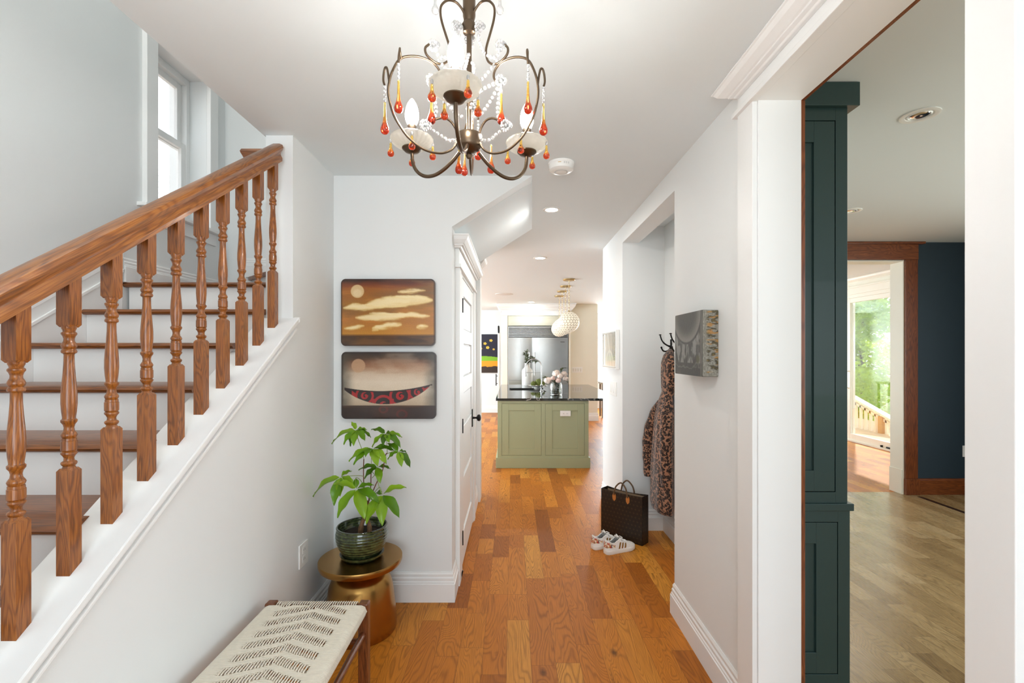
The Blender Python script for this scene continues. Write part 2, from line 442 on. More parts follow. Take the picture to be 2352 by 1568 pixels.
# dining room
w = MB()
w.box(1.30, 2.6, 5.07, 5.233, 0, 2.69); w.box(2.6, 4.177, 5.07, 5.233, 2.52, 2.69); w.box(4.177, 5.35, 5.07, 5.233, 0, 2.69)
w.box(5.2, 5.35, -2.1, 0.0, 0, 2.69); w.box(5.2, 5.35, 3.4, 5.07, 0, 2.69); w.box(5.2, 5.35, 0, 3.4, 0, .6); w.box(5.2, 5.35, 0, 3.4, 2.45, 2.69); w.box(1.30, 1.42, 4.93, 5.07, 0, 2.69)
struct('wall_dining', w, M['navy'])
struct('wall_dining_front', box(1.0965, 1.8, -2.1, -1.97, 0, 2.69).box(4.4, 5.2, -2.1, -1.97, 0, 2.69).box(1.8, 4.4, -2.1, -1.97, 2.45, 2.69).box(1.8, 4.4, -2.1, -1.97, 0, .5), M['navy'])

# kitchen and garden room
struct('wall_kitchen_back', box(-4.6, 1.9, 12.0, 12.15, 0, CZ), M['wall'])
w = MB()
w.box(1.9, 2.28, 12.95, 13.2, 0, 3.0); w.box(5.4, 5.95, 12.95, 13.2, 0, 3.0); w.box(2.28, 5.4, 12.95, 13.2, 0, .75); w.box(2.28, 5.4, 12.95, 13.2, 2.35, 3.0)
w.box(1.78, 1.9, 12.0, 13.2, 0, CZ)
struct('wall_garden_back', w, M['wall'])
fw = MB()
for x in (2.28, 3.04, 3.82, 4.6, 5.34): fw.box(x, x + .06, 13.0, 13.08, .75, 2.35)
for z in (.752, 2.288): fw.box(2.282, 5.398, 13.006, 13.074, z, z + .06)
struct('window_2', fw, M['trim'])
w = MB()
w.box(-4.6, -4.45, 5.12, 6.0, 0, CZ); w.box(-4.6, -4.45, 10.8, 12.0, 0, CZ); w.box(-4.6, -4.45, 6.0, 10.8, 0, .7); w.box(-4.6, -4.45, 6.0, 10.8, 2.4, CZ)
struct('wall_kitchen_left', w, M['wall'])
w = MB()
w.box(5.8, 5.98, 5.233, 7.14, 0, 2.78); w.box(5.8, 5.98, 9.02, 13.2, 0, 2.78); w.box(5.8, 5.98, 7.14, 9.02, 2.50, 2.78)
struct('wall_garden_right', w, M['cream'])
struct('wall_fridge_side', box(1.275, 1.885, 10.55, 10.75, 0, CZ), M['cream'])

# ------------------------------------------------------------------ trim
BASE = [(0, 0), (.020, 0), (.020, .108), (.016, .112), (.016, .120), (.012, .126), (.013, .142), (.008, .150), (.009, .165), (.004, .175), (.004, .178), (0, .178)]
def base(name, path, side=1, mat='trim'):
    return struct(name, MB().molding(BASE, path, side), M[mat])
base('baseboard_left', [(-1.0908, -1.97), (-1.0908, 2.89), (-.371, 2.89), (-.371, 3.07)], 1)
base('baseboard_corridor', [(-.371, 4.36), (-.371, 4.78)], 1)
base('baseboard_right', [(.935, 1.934), (.935, 2.745), (1.0, 2.745)], -1)
base('baseboard_niche', [(1.295, 2.62), (1.295, 4.05), (.935, 4.05), (.935, 4.93)], -1)
base('baseboard_entry', [(.935, -1.97), (.935, .864)], -1)
base('baseboard_kitchen', [(-4.45, 12.0), (1.8, 12.0)], 1)
base('baseboard_fridge_wall', [(1.30, 10.55), (1.885, 10.55), (1.885, 10.75)], 1)
b = MB().molding([(0, 0), (.02, 0), (.02, .15), (.014, .165), (0, .17)], [(4.307, 5.07), (5.2, 5.07)], 1)
struct('baseboard_dining', b, M['fir_x'])
struct('trim_floor_border', box(4.245, 4.29, 3.2, 4.98, 0, .0025), plain('dark_floor_inlay', srgb(52, 32, 20), .4))

def crown_profile(d, h, z): # hung from z downwards
    return [(0, z), (d, z), (d, z - .10 * h), (d * .93, z - .16 * h), (d * .80, z - .42 * h), (d * .52, z - .68 * h), (d * .42, z - .74 * h), (d * .42, z - .82 * h), (d * .25, z - .90 * h), (d * .18, z - h), (0, z - h)]

# closet door casing on the corridor
c = MB()
c.box(-.371, -.343, 3.07, 3.17, .0, 2.062); c.box(-.371, -.343, 4.26, 4.36, 0, 2.062)
c.box(-.371, -.343, 3.17, 3.30, .0, .0001)
c.box(-.371, -.345, 3.05, 4.38, 2.082, 2.19)
c.box(-.371, -.333, 3.04, 4.39, 2.060, 2.082)
c.molding(crown_profile(.068, .075, 2.255), [(-.371, 3.03), (-.343, 3.03), (-.343, 4.40), (-.371, 4.40)], 1)
c.box(-.371, -.343, 3.17, 3.295, 0, .0001)
struct('trim_closet_casing', c, M['trim'], bevel=.002)
j = MB()
j.box(-.40, -.352, 3.17, 3.31, 0, 2.04); j.box(-.40, -.352, 4.225, 4.26, 0, 2.04); j.box(-.40, -.352, 3.17, 4.26, 2.04, 2.062)
struct('trim_closet_jamb', j, M['trim'])
# end of the corridor
c = MB()
c.box(-.371, -.330, 4.80, 4.99, 0, 2.40); c.molding(crown_profile(.06, .07, 2.47), [(-.371, 4.78), (-.33, 4.78), (-.33, 5.01), (-.371, 5.01)], 1)
struct('trim_corridor_end', c, M['trim'], bevel=.002)

# opening to the dining room, hall side
c = MB()
c.box(.915, .9345, 1.813, 1.934, 0, 2.478); c.box(.915, .9345, .864, .962, 0, 2.478)
c.box(.915, .9345, .86, 1.934, 2.4725, 2.587)
c.box(.900, .9345, .85, 1.955, 2.470, 2.490)
c.molding(crown_profile(.085, .05, 2.587), [(.933, .80), (.915, .80), (.915, 1.905), (.933, 1.905)], -1)
struct('trim_opening_casing', c, M['trim'], bevel=.002)
j = MB()
j.box(.9345, 1.0975, 1.806, 1.813, 0, 2.471); j.box(.9345, 1.0975, .962, .969, 0, 2.471); j.box(.9345, 1.0975, .962, 1.813, 2.471, 2.478)
struct('trim_opening_jamb', j, M['trim'])
c = MB()
c.box(1.0965, 1.1125, 1.806, 1.93, 0, 2.471); c.box(1.0965, 1.1125, .86, .969, 0, 2.471); c.box(1.0965, 1.1125, .84, 1.95, 2.471, 2.60)
struct('trim_opening_wood_casing', c, M['fir'], bevel=.001)

# cased opening in the dining room's far wall
c = MB()
c.box(4.177, 4.307, 5.045, 5.069, .17, 2.50); c.box(2.47, 2.60, 5.045, 5.069, 0, 2.50)
struct('trim_dining_casing', c, M['fir'], bevel=.002)
struct('trim_dining_head', box(2.44, 4.31, 5.04, 5.069, 2.50, 2.665).box(2.40, 4.37, 5.02, 5.069, 2.665, 2.688), M['fir_x'], bevel=.002)
struct('trim_dining_plinth', box(4.174, 4.327, 5.035, 5.069, 0, .17), M['fir'], bevel=.003)
j = MB()
j.box(4.165, 4.179, 5.066, 5.24, 0, 2.50); j.box(2.60, 2.612, 5.066, 5.24, 0, 2.50); j.box(2.612, 4.165, 5.066, 5.24, 2.485, 2.497)
j.box(4.155, 4.166, 5.075, 5.24, 0, .26)
struct('trim_dining_jamb', j, M['cream'])
struct('trim_garden_crown', MB().molding(crown_profile(.06, .08, 2.779), [(5.8, 13.0), (5.8, 5.25)], 1), M['cream'])

# skirt board up the left wall of the stair, level on the landing
def nose(y): return 1.038 + .655 * (y - 1.285)
sk = MB()
for xo, lo, hi in ((.014, -.34, .165), (.022, .060, .078), (.020, .135, .165)):
    sk.prism([(-.6, nose(-.6) + lo), (2.585, nose(2.585) + lo), (2.585, nose(2.585) + hi), (-.6, nose(-.6) + hi)], 0, -2.14, -2.14 + xo)
struct('trim_stair_skirt', sk, M['trim'], bevel=.002)
LZ = 1.898
bb = MB().molding([(o, z * .78 + LZ) for o, z in BASE], [(-2.14, 2.60), (-2.14, 3.53)], 1)
bb.molding([(o, z * .8 + 2.07) for o, z in BASE], [(-1.98, 3.53), (-.6, 3.53)], 1)
struct('baseboard_landing', bb, M['trim'])

# ================================================================== STAIRS
st = thing('staircase', (-1.68, .0, 0), 'white painted stair with oak treads climbing behind the railing', 'staircase')
NO = [(0, 0), (-.006, .003), (-.011, .009), (-.013, .0135), (-.011, .018), (-.006, .024), (0, .027)]
for q in range(-5, 5):
    y = 1.285 + .2626 * q; z = 1.011 + .172 * q
    t = MB().prism([(y + .013 + a_, z + b_) for a_, b_ in NO] + [(y + .2626 + .032, z + .027), (y + .2626 + .032, z)], 0, -2.125, -1.226)
    t.build('tread', M['oak_x'], st, smooth=40)
    MB().box(-2.125, -1.226, y + .030, y + .045, z - .145, z).build('riser', M['trim'], st)
y = 1.285 + .2626 * 5; z = 1.871
t = MB().prism([(y + .013 + a_, z + b_) for a_, b_ in NO] + [(3.525, z + .027), (3.525, z)], 0, -2.138, -1.226)
o = t.build('landing_board', M['oak_x'], st, smooth=40)
MB().box(-2.125, -1.226, y + .030, y + .045, z - .145, z).build('riser', M['trim'], st)
# turning treads behind the wall end
wv = [(-1.95, 3.50), (-1.226, 2.83), (-1.226, 3.525), (-1.95, 3.525)]
MB().prism(wv, 2, 2.043, 2.07).build('winder_tread', M['oak_x'], st)
MB().prism([(-1.925, 3.50), (-1.226, 2.86), (-1.226, 3.525), (-1.925, 3.525)], 2, LZ, 2.043).build('riser', M['trim'], st)
for q in range(2):
    x = -1.21 + .2626 * q
    MB().box(x - .03, x + .2626, 3.02, 3.525, 2.215 + .172 * q, 2.242 + .172 * q).build('tread', M['oak_x'], st)
    MB().box(x, x + .015, 3.02, 3.525, 2.05 + .172 * q, 2.215 + .172 * q).build('riser', M['trim'], st)

# ================================================================== RAILING
rail = thing('stair_railing', (-1.157, 1.65, 1.2), 'turned oak balusters and oak handrail standing on the white sloping cap', 'railing')
def railz(y): return 1.720 + .6837 * (y - 1.2526)      # underside of the handrail
RP = [(-.030, 0), (.030, 0), (.030, .010), (.026, .016), (.021, .026), (.024, .036), (.032, .046), (.035, .056), (.030, .068), (.015, .074),
      (-.015, .074), (-.030, .068), (-.035, .056), (-.032, .046), (-.021, .026), (-.026, .016), (-.030, .010)]
hr = MB(); v = []; n = len(RP)
ys = [-.75, 2.322]
for y in ys:
    for x, z in RP: v.append((-1.1575 + x, y, railz(y) + z * 1.12 + (-.004 if z == 0 else 0)))
hr.add(v, [tuple(range(n)), tuple(range(n, 2 * n))[::-1]] + [(i, (i + 1) % n, n + (i + 1) % n, n + i) for i in range(n)])
hr.build('handrail', M['oak_rail'], rail, smooth=35)
# level return at the top and the start of the next rail
lv = MB(); v = []
for x in (-1.338, -1.160):
    for a_, z in RP:
        xx = x - (max(0, (abs(a_) - .02)) * 1.0 if x < -1.3 else 0)
        v.append((xx, 2.385 + a_, railz(2.322) + .004 + z))
lv.add(v, [tuple(range(n)), tuple(range(n, 2 * n))[::-1]] + [(i, (i + 1) % n, n + (i + 1) % n, n + i) for i in range(n)])
lv.build('level_return', M['oak_x'], rail, smooth=35)
ur = MB(); v = []
A, B = Vector((-1.345, 2.44, railz(2.322) - .010)), Vector((-1.235, 2.62, railz(2.322) + .085))
d = (B - A).normalized(); sd = Vector((d.y, -d.x, 0)).normalized()
for pt in (A, B):
    for a_, z in RP: v.append(pt + sd * a_ * .9 + Vector((0, 0, z)))
ur.add(v, [tuple(range(n)), tuple(range(n, 2 * n))[::-1]] + [(i, (i + 1) % n, n + (i + 1) % n, n + i) for i in range(n)])
ur.build('upper_handrail', M['oak_x'], rail, smooth=35)

def baluster(y_near, wd=.0348):
    """square ends cut to the rake, turned middle; y_near is the face towards the entry"""
    x0, x1 = -1.1745, -1.1745 + wd; y1 = y_near + wd; xc = (x0 + x1) / 2; yc = (y_near + y1) / 2
    zb = capz(y_near); zt = railz(y1) + .012
    zt0 = railz(y_near) + .012
    b = MB()
    lowtop = zb + .268; uptop = zt - .150
    ch = .007
    # lower block: bottom follows the cap
    def block(zn, zf, z2, flip=False):
        vv = [(x0, y_near, zn), (x1, y_near, zn), (x1, y1, zf), (x0, y1, zf)]
        s2 = -1 if flip else 1
        vv += [(x0, y_near, z2), (x1, y_near, z2), (x1, y1, z2), (x0, y1, z2)]
        i = .0045
        vv += [(x0 + i, y_near + i, z2 + s2 * ch), (x1 - i, y_near + i, z2 + s2 * ch), (x1 - i, y1 - i, z2 + s2 * ch), (x0 + i, y1 - i, z2 + s2 * ch)]
        b.add(vv, [(0, 3, 2, 1), (0, 1, 5, 4), (1, 2, 6, 5), (2, 3, 7, 6), (3, 0, 4, 7), (4, 5, 9, 8), (5, 6, 10, 9), (6, 7, 11, 10), (7, 4, 8, 11), (8, 9, 10, 11)])
    block(zb, capz(y1), lowtop)
    block(zt0, zt, uptop, True)
    a, e = lowtop + .004, uptop - .004; Lh = e - a
    r = wd / 2
    pr = [(0, .92), (.010, .80), (.022, .70), (.030, .86), (.042, .98), (.052, .90), (.060, .64), (.078, .60), (.094, .74), (.108, .98), (.118, .98), (.124, .84),
          (.130, .90), (.134, .98), (.160, .98), (.196, .98), (.199, .90), (.216, .90), (.219, .80), (.228, .90), (.240, .98), (.250, .90), (.268, .66), (.290, .60), (.312, .70), (.330, .96), (.344, .98), (.352, .80),
          (.362, .78), (.40, .88), (.46, .97), (.52, .96), (.58, .88), (.66, .74), (.74, .64), (.80, .62), (.808, .70), (.812, .88), (.822, .95), (.836, .86), (.842, .76),
          (.850, .88), (.864, .96), (.880, .84), (.896, .66), (.912, .64), (.930, .76), (.944, .94), (.954, .92), (.962, .72), (.972, .76), (.984, .88), (1.0, .90)]
    b.lathe([(r * q, a + Lh * t) for t, q in pr], (xc, yc, 0), 20)
    return b.build('baluster', M['oak'], rail, smooth=38)
for i in range(-6, 10):
    yy = 1.0885 + .1313 * i
    if capz(yy) < .08: continue
    baluster(yy)

# ================================================================== STAIR WINDOW
wn = tag(MB().box(-2.40, -2.395, 2.825, 2.83, 2.372, 2.38).build('window_3', M['trim']), kind='structure')
def child(mb, name, mat, par, **k): return mb.build(name, mat, par, **k)
fr = MB()
fr.box(-2.33, -2.255, 2.826, 2.86, 2.373, 3.40); fr.box(-2.33, -2.255, 3.28, 3.313, 2.373, 3.40)
fr.box(-2.33, -2.255, 2.86, 3.28, 3.355, 3.40); fr.box(-2.33, -2.255, 2.86, 3.28, 2.373, 2.41)
child(fr, 'window_frame', M['trim'], wn, bevel=.002)
def sash(xa, xb, za, zb):
    m = MB(); t = .042
    m.box(xa, xb, 2.86, 2.86 + t, za, zb); m.box(xa, xb, 3.28 - t, 3.28, za, zb)
    m.box(xa, xb, 2.86 + t, 3.28 - t, za, za + t); m.box(xa, xb, 2.86 + t, 3.28 - t, zb - t, zb)
    return child(m, 'sash', M['trim'], wn, bevel=.002)
sash(-2.315, -2.290, 2.90, 3.355); sash(-2.287, -2.262, 2.41, 2.945)
child(box(-2.305, -2.302, 2.90, 3.24, 2.94, 3.32), 'pane', M['pane'], wn)
child(box(-2.277, -2.274, 2.90, 3.24, 2.45, 2.91), 'pane', M['pane'], wn)
cs = MB()
cs.box(-2.14, -2.110, 2.738, 2.825, 2.372, 3.402); cs.box(-2.14, -2.110, 3.314, 3.40, 2.372, 3.402); cs.box(-2.14, -2.110, 2.738, 3.40, 3.402, 3.50)
struct('trim_stair_window_casing', cs, M['trim'], bevel=.002)
struct('trim_stair_window_sill', box(-2.255, -2.085, 2.70, 3.44, 2.350, 2.372).box(-2.14, -2.122, 2.74, 3.40, 2.27, 2.350), M['trim'], bevel=.003)

# ================================================================== CLOSET DOOR
dr = tag(MB().box(-.385, -.375, 3.31, 4.225, .012, 2.04).build('door_1', M['trim']), kind='structure')
lf = MB(); X0, X1, XR = -.385, -.356, -.368
sz = [(.24, .46), (.56, .78), (.88, 1.10), (1.20, 1.46), (1.56, 1.90)]
sz = [(.22, .50), (.61, .87), (.98, 1.22), (1.335, 1.575), (1.68, 1.92)]
lf.box(X0, X1, 3.312, 3.43, .012, 2.038); lf.box(X0, X1, 4.105, 4.223, .012, 2.038)
zz = [.012] + [q for a_ in sz for q in a_] + [2.038]
for i in range(0, len(zz), 2): lf.box(X0, X1, 3.43, 4.105, zz[i], zz[i + 1])
child(lf, 'door_frame_rails', M['trim'], dr, bevel=.003)
for a_, b_ in sz:
    child(MB().box(-.376, -.3665, 3.44, 4.095, a_ + .008, b_ - .008), 'door_panel', M['trim'], dr, bevel=.004)
kb = MB(); kb.box(-.356, -.348, 4.105, 4.155, .87, 1.02)
kb.x = Matrix.Translation((-.350, 4.13, .945)) @ Matrix.Rotation(R(90), 4, 'Y')
kb.lathe([(.012, 0), (.009, .012), (.008, .03), (.012, .036), (.026, .042), (.030, .052), (.029, .062), (.020, .070), (.004, .073)], seg=20)
child(kb, 'door_knob', M['black'], dr, smooth=40)
for z in (.22, 1.00, 1.84):
    child(MB().box(-.3565, -.351, 3.306, 3.318, z - .045, z + .045).cyl((-.350, 3.309, z - .05), (-.350, 3.309, z + .05), .005, 8), 'hinge', M['black'], dr)

# ================================================================== GARDEN DOOR (sliding)
gd = tag(MB().box(5.80, 5.805, 7.14, 7.145, 0, 2.5).build('door_2', M['cream']), kind='structure')
f = MB()
f.box(5.775, 5.90, 7.14, 7.19, 0, 2.50); f.box(5.775, 5.90, 8.97, 9.02, 0, 2.50); f.box(5.775, 5.90, 7.19, 8.97, 2.44, 2.50); f.box(5.76, 5.90, 7.19, 8.97, 0, .03)
child(f, 'door_frame', M['cream'], gd, bevel=.002)
def slide(x, a_, b_, par=gd):
    m = MB(); t = .075
    m.box(x, x + .04, a_, a_ + t, .03, 2.44); m.box(x, x + .04, b_ - t, b_, .03, 2.44)
    m.box(x, x + .04, a_ + t, b_ - t, .03, .03 + .10); m.box(x, x + .04, a_ + t, b_ - t, 2.44 - t, 2.44)
    o = child(m, 'sliding_leaf', M['cream'], gd, bevel=.003)
    child(box(x + .018, x + .022, a_ + t, b_ - t, .13, 2.44 - t), 'pane', M['pane'], o)
slide(5.785, 7.19, 8.215); slide(5.84, 8.15, 8.97)
h = MB().tube([(5.785, 8.178, .90), (5.74, 8.178, .92), (5.735, 8.178, 1.05), (5.74, 8.178, 1.18), (5.785, 8.178, 1.20)], .011, 8)
child(h, 'door_handle', M['white'], gd, smooth=40)
child(box(5.768, 5.784, 7.25, 7.34, .035, .06).box(5.762, 5.784, 7.42, 7.45, .035, .065), 'door_latch', M['black'], gd, bevel=.003)
struct('trim_garden_door', box(5.765, 5.80, 7.03, 9.13, 2.50, 2.62).box(5.75, 5.80, 7.02, 9.14, 2.605, 2.63).box(5.772, 5.80, 7.03, 7.14, 0, 2.5).box(5.772, 5.80, 9.02, 9.13, 0, 2.5), M['cream'], bevel=.002)

# ================================================================== CHANDELIER
CX, CY = -.117, 1.27
ch = thing('chandelier', (CX, CY, 2.03), 'bronze scroll chandelier with three lit candle bulbs, clear beads and amber teardrops', 'chandelier')
def pol(ang, r, z, tg=0.0):
    c, s = math.cos(R(ang)), math.sin(R(ang)); return (CX + r * c - tg * s, CY + r * s + tg * c, z)
MBRZ = M['bronze']
crystal = glassy('clear_crystal', (1, 1, 1), .03, 1.35, .72)
frost = None
m, nt, p = newmat('etched_glass_dish'); nn = NT(nt)
v = nn.obj(); x = nn.xyz(v)
p.inputs['Base Color'].default_value = (.98, .96, .92, 1); p.inputs['Roughness'].default_value = .12
p.inputs['Transmission Weight'].default_value = .8; p.inputs['IOR'].default_value = 1.3
p.inputs['Subsurface Weight'].default_value = .0
nn.put(p.inputs['Normal'], nn.bump(nn.noise(v, 90, 2), .5, .004))
tb_ = nn.node('ShaderNodeBsdfTranslucent'); tb_.inputs[0].default_value = (1, .96, .88, 1); ms_ = nn.node('ShaderNodeMixShader'); ms_.inputs[0].default_value = .5
nt.links.new(p.outputs[0], ms_.inputs[1]); nt.links.new(tb_.outputs[0], ms_.inputs[2]); nt.links.new(ms_.outputs[0], nt.nodes['Material Output'].inputs[0])
frost = m
# amber to red teardrop glass, coloured along its own length
def drop_mat():
    m, nt, p = newmat('amber_to_red_glass'); n = NT(nt)
    z = n.xyz(n.node('ShaderNodeTexCoord').outputs['Generated'])[2]
    n.put(p.inputs['Base Color'], n.ramp(z, [(0, (.62, .03, .015)), (.28, (.80, .09, .02)), (.45, (.95, .38, .05)), (.75, (1, .66, .12)), (1, (1, .72, .2))]))
    p.inputs['Transmission Weight'].default_value = .85; p.inputs['Roughness'].default_value = .02; p.inputs['IOR'].default_value = 1.45
    return m
dropm = drop_mat()
col = MB().cyl((CX, CY, 2.06), (CX, CY, 2.50), .0068, 16)
col.lathe([(.0068, 2.36), (.016, 2.365), (.018, 2.385), (.013, 2.395), (.017, 2.41), (.017, 2.47), (.0075, 2.48)], (CX, CY, 0), 20)
col.build('column', MBRZ, ch, smooth=40)
cn = MB()
for i in range(5):
    z = 2.497 + i * .017
    pts = [(CX + (.0065 * math.cos(t) if i % 2 else 0), CY + (0 if i % 2 else .0065 * math.cos(t)), z + .011 * math.sin(t)) for t in np.linspace(0, 2 * math.pi, 14)[:-1]]
    cn.tube(pts, .0018, 6, True)
cn.lathe([(.004, 2.562), (.03, 2.566), (.055, 2.575), (.06, 2.588)], (CX, CY, 0), 28)
cn.build('ceiling_canopy', MBRZ, ch, smooth=40)
hub = MB().lathe([(.001, 2.0285), (.006, 2.030), (.0095, 2.037), (.006, 2.044), (.012, 2.046), (.022, 2.050), (.030, 2.056), (.035, 2.063), (.035, 2.090), (.032, 2.094), (.008, 2.098)], (CX, CY, 0), 32)
hub.build('hub', MBRZ, ch, smooth=40)
def smoothpts(P, n=4):
    """Catmull-Rom through 3-D points"""
    P = [Vector(p) for p in P]; out = []
    for i in range(len(P) - 1):
        a = P[max(0, i - 1)]; b = P[i]; c = P[i + 1]; d = P[min(len(P) - 1, i + 2)]
        for k in range(n):
            t = k / n
            out.append(.5 * ((2 * b) + (c - a) * t + (2 * a - 5 * b + 4 * c - d) * t * t + (3 * b - a - 3 * c + d) * t ** 3))
    out.append(P[-1]); return out
LOW = [(.0983, 2.0999), (.0878, 2.1131), (.07, 2.1217), (.052, 2.1195), (.0374, 2.1038), (.0308, 2.0799), (.0356, 2.06), (.0448, 2.0456), (.0593, 2.035), (.0772, 2.0284), (.1053, 2.0277), (.1295, 2.0352), (.1566, 2.054), (.1733, 2.0745), (.1897, 2.1008), (.1995, 2.1342), (.2021, 2.1543), (.2011, 2.1724), (.1963, 2.1974), (.1865, 2.2238), (.1766, 2.2415), (.1633, 2.2527), (.1397, 2.2615), (.1157, 2.2631), (.0948, 2.2581), (.0807, 2.2465), (.0754, 2.2324), (.0789, 2.2191), (.0931, 2.2061)]
UP = [(.1071, 2.3024), (.1164, 2.292), (.1164, 2.2797), (.1088, 2.2696), (.0913, 2.2607), (.0736, 2.2615), (.0593, 2.2727), (.0531, 2.2885), (.052, 2.3045), (.0556, 2.3191), (.0629, 2.3388), (.0736, 2.3698), (.0779, 2.3933), (.0754, 2.4128), (.0629, 2.4294), (.0484, 2.4359), (.0338, 2.4345), (.019, 2.422), (.0120, 2.4063), (.0125, 2.3916), (.020, 2.3791)]
def rosette(c, r=.0155):
    b = MB()
    for k in range(12):
        a = 2 * math.pi * k / 12
        b.ball((c[0] + r * .72 * math.cos(a), c[1] + .3 * r * math.sin(a * 2), c[2] + r * .72 * math.sin(a)), r * .30, 8)
    b.ball(c, r * .38, 8)
    o = b.build('crystal_rosette', crystal, ch, smooth=60); return o
def strand(pts, r=.0049, gap=.0115):
    P = smoothpts(pts, 10); b = MB(); acc = 0; b.ball(P[0], r, 10)
    for a, c in zip(P, P[1:]):
        d = (c - a).length; t = gap - acc
        while t <= d:
            b.ball(a.lerp(c, t / d), r * random.uniform(.85, 1.08), 10); t += gap
        acc = (acc + d) % gap
    b.build('bead_strand', crystal, ch, smooth=60)
DPL = [(.0012, 0), (.0052, .0005), (.0088, .0035), (.0105, .008), (.0108, .012), (.0098, .017), (.0078, .0225), (.0055, .029), (.0042, .037), (.0034, .048), (.003, .062), (.0027, .072), (.0033, .0765), (.0016, .080)]
DPS = [(.0012, 0), (.0050, .0005), (.0080, .003), (.0094, .0075), (.0092, .0115), (.0076, .0155), (.0052, .0195), (.0038, .0255), (.0032, .032), (.0034, .036), (.0014, .039)]
def teardrop(top, long, clear=False):
    pr = DPL if long else DPS; L = pr[-1][1]
    b = MB().lathe([(r, z) for r, z in pr], (top[0], top[1], top[2] - L), 16)
    b.build('glass_teardrop', crystal if clear else dropm, ch, smooth=50)
def link(top, n, r=.0038, gap=.0105):
    b = MB()
    for i in range(n): b.ball((top[0], top[1], top[2] - r - i * gap), r, 10, 1.25)
    b.build('bead_strand', crystal, ch, smooth=60)
def cage(ang, k, flip):
    b = MB().tube([pol(ang, r * k, z) for r, z in smooth2(LOW)], .0031, 10); b.build('scroll', MBRZ, ch, smooth=60)
    b = MB().tube([pol(ang, r * (1 + (k - 1) * .5), z) for r, z in smooth2(UP)], .0031, 10); b.build('upper_scroll', MBRZ, ch, smooth=60)
    s = flip
    # two hooks curling off the widest bend, each with clear beads and a long teardrop
    h1 = [(.172, 2.245, 0), (.176, 2.258, -.006 * s), (.178, 2.262, -.013 * s), (.180, 2.252, -.018 * s), (.182, 2.236, -.019 * s), (.182, 2.222, -.017 * s)]
    h2 = [(.199, 2.178, .004 * s), (.201, 2.205, .008 * s), (.203, 2.221, .013 * s), (.206, 2.222, .019 * s), (.208, 2.210, .024 * s), (.208, 2.194, .027 * s), (.205, 2.182, .026 * s)]
    for h, nb in ((h1, 4), (h2, 4)):
        P = smoothpts([pol(ang, r * k, z, t) for r, z, t in h], 5)
        MB().tube(P, .0028, 8).build('hook', MBRZ, ch, smooth=60)
        e = P[-1]; link(e, nb, .0036); teardrop((e.x, e.y, e.z - nb * .0105), True)
    f1 = pol(ang, .112 * k, 2.093); f2 = pol(ang, .098 * k, 2.213); f3 = pol(ang, .097, 2.304); f4 = pol(ang, .034, 2.372)
    for q in (f1, f2, f3, f4): rosette(q)
    link((f2[0], f2[1], f2[2] - .012), 2, .0040); teardrop((f2[0], f2[1], f2[2] - .034), True)
    # clear drop standing over the outer curl
    cd = pol(ang, .094, 2.425); teardrop(cd, False, True)
    MB().cyl(cd, (cd[0], cd[1], 2.47), .0004, 5).build('wire', M['chrome'], ch)
    # bead strands
    strand([f2, pol(ang, .09 * k, 2.17), pol(ang, .088 * k, 2.125), f1])
    strand([f4, pol(ang, .030, 2.34), pol(ang, .050, 2.295), pol(ang, .082, 2.278), f3])
    strand([pol(ang, .085, 2.268), pol(ang, .05, 2.238), pol(ang, .022, 2.225)])
    strand([f2, pol(ang, .065, 2.168), pol(ang, .035, 2.140), pol(ang, .012, 2.138)])
    strand([f1, pol(ang, .08, 2.075), pol(ang, .055, 2.066), pol(ang, .034, 2.075)])
def smooth2(P): return [(q.x, q.y) for q in smoothpts([(a, b, 0) for a, b in P], 3)]
cage(333, 1.0, 1); cage(207, 1.06, -1); cage(92, 1.0, 1)
strand([pol(92, .02, 2.30), pol(300, .03, 2.26), pol(300, .028, 2.20), pol(310, .03, 2.15)])
strand([pol(270, .012, 2.30), pol(250, .04, 2.235), pol(230, .06, 2.20), pol(207, .10, 2.213)])
strand([pol(333, .098, 2.213), pol(310, .05, 2.19), pol(290, .045, 2.165), pol(280, .02, 2.15)])
for a_, r_ in ((330, .066), (213, .030)):
    q = pol(a_, r_, 2.035); 
    teardrop(pol(88, .05, 2.088, -.055 if a_ == 330 else .035), True)
bulbm = None
m, nt, p = newmat('lit_candle_bulb'); n = NT(nt)
z = n.xyz(n.node('ShaderNodeTexCoord').outputs['Generated'])[2]
p.inputs['Base Color'].default_value = (1, .95, .9, 1); p.inputs['Roughness'].default_value = .1
p.inputs['Emission Color'].default_value = (1, .96, .91, 1)
n.put(p.inputs['Emission Strength'], n.m('ADD', .5, n.m('MULTIPLY', n.ramp(z, [(0, (1, 1, 1)), (.5, (.9, .9, .9)), (.8, (.01, .01, .01)), (1, (0, 0, 0))]), 225.0)))
bulbm = m
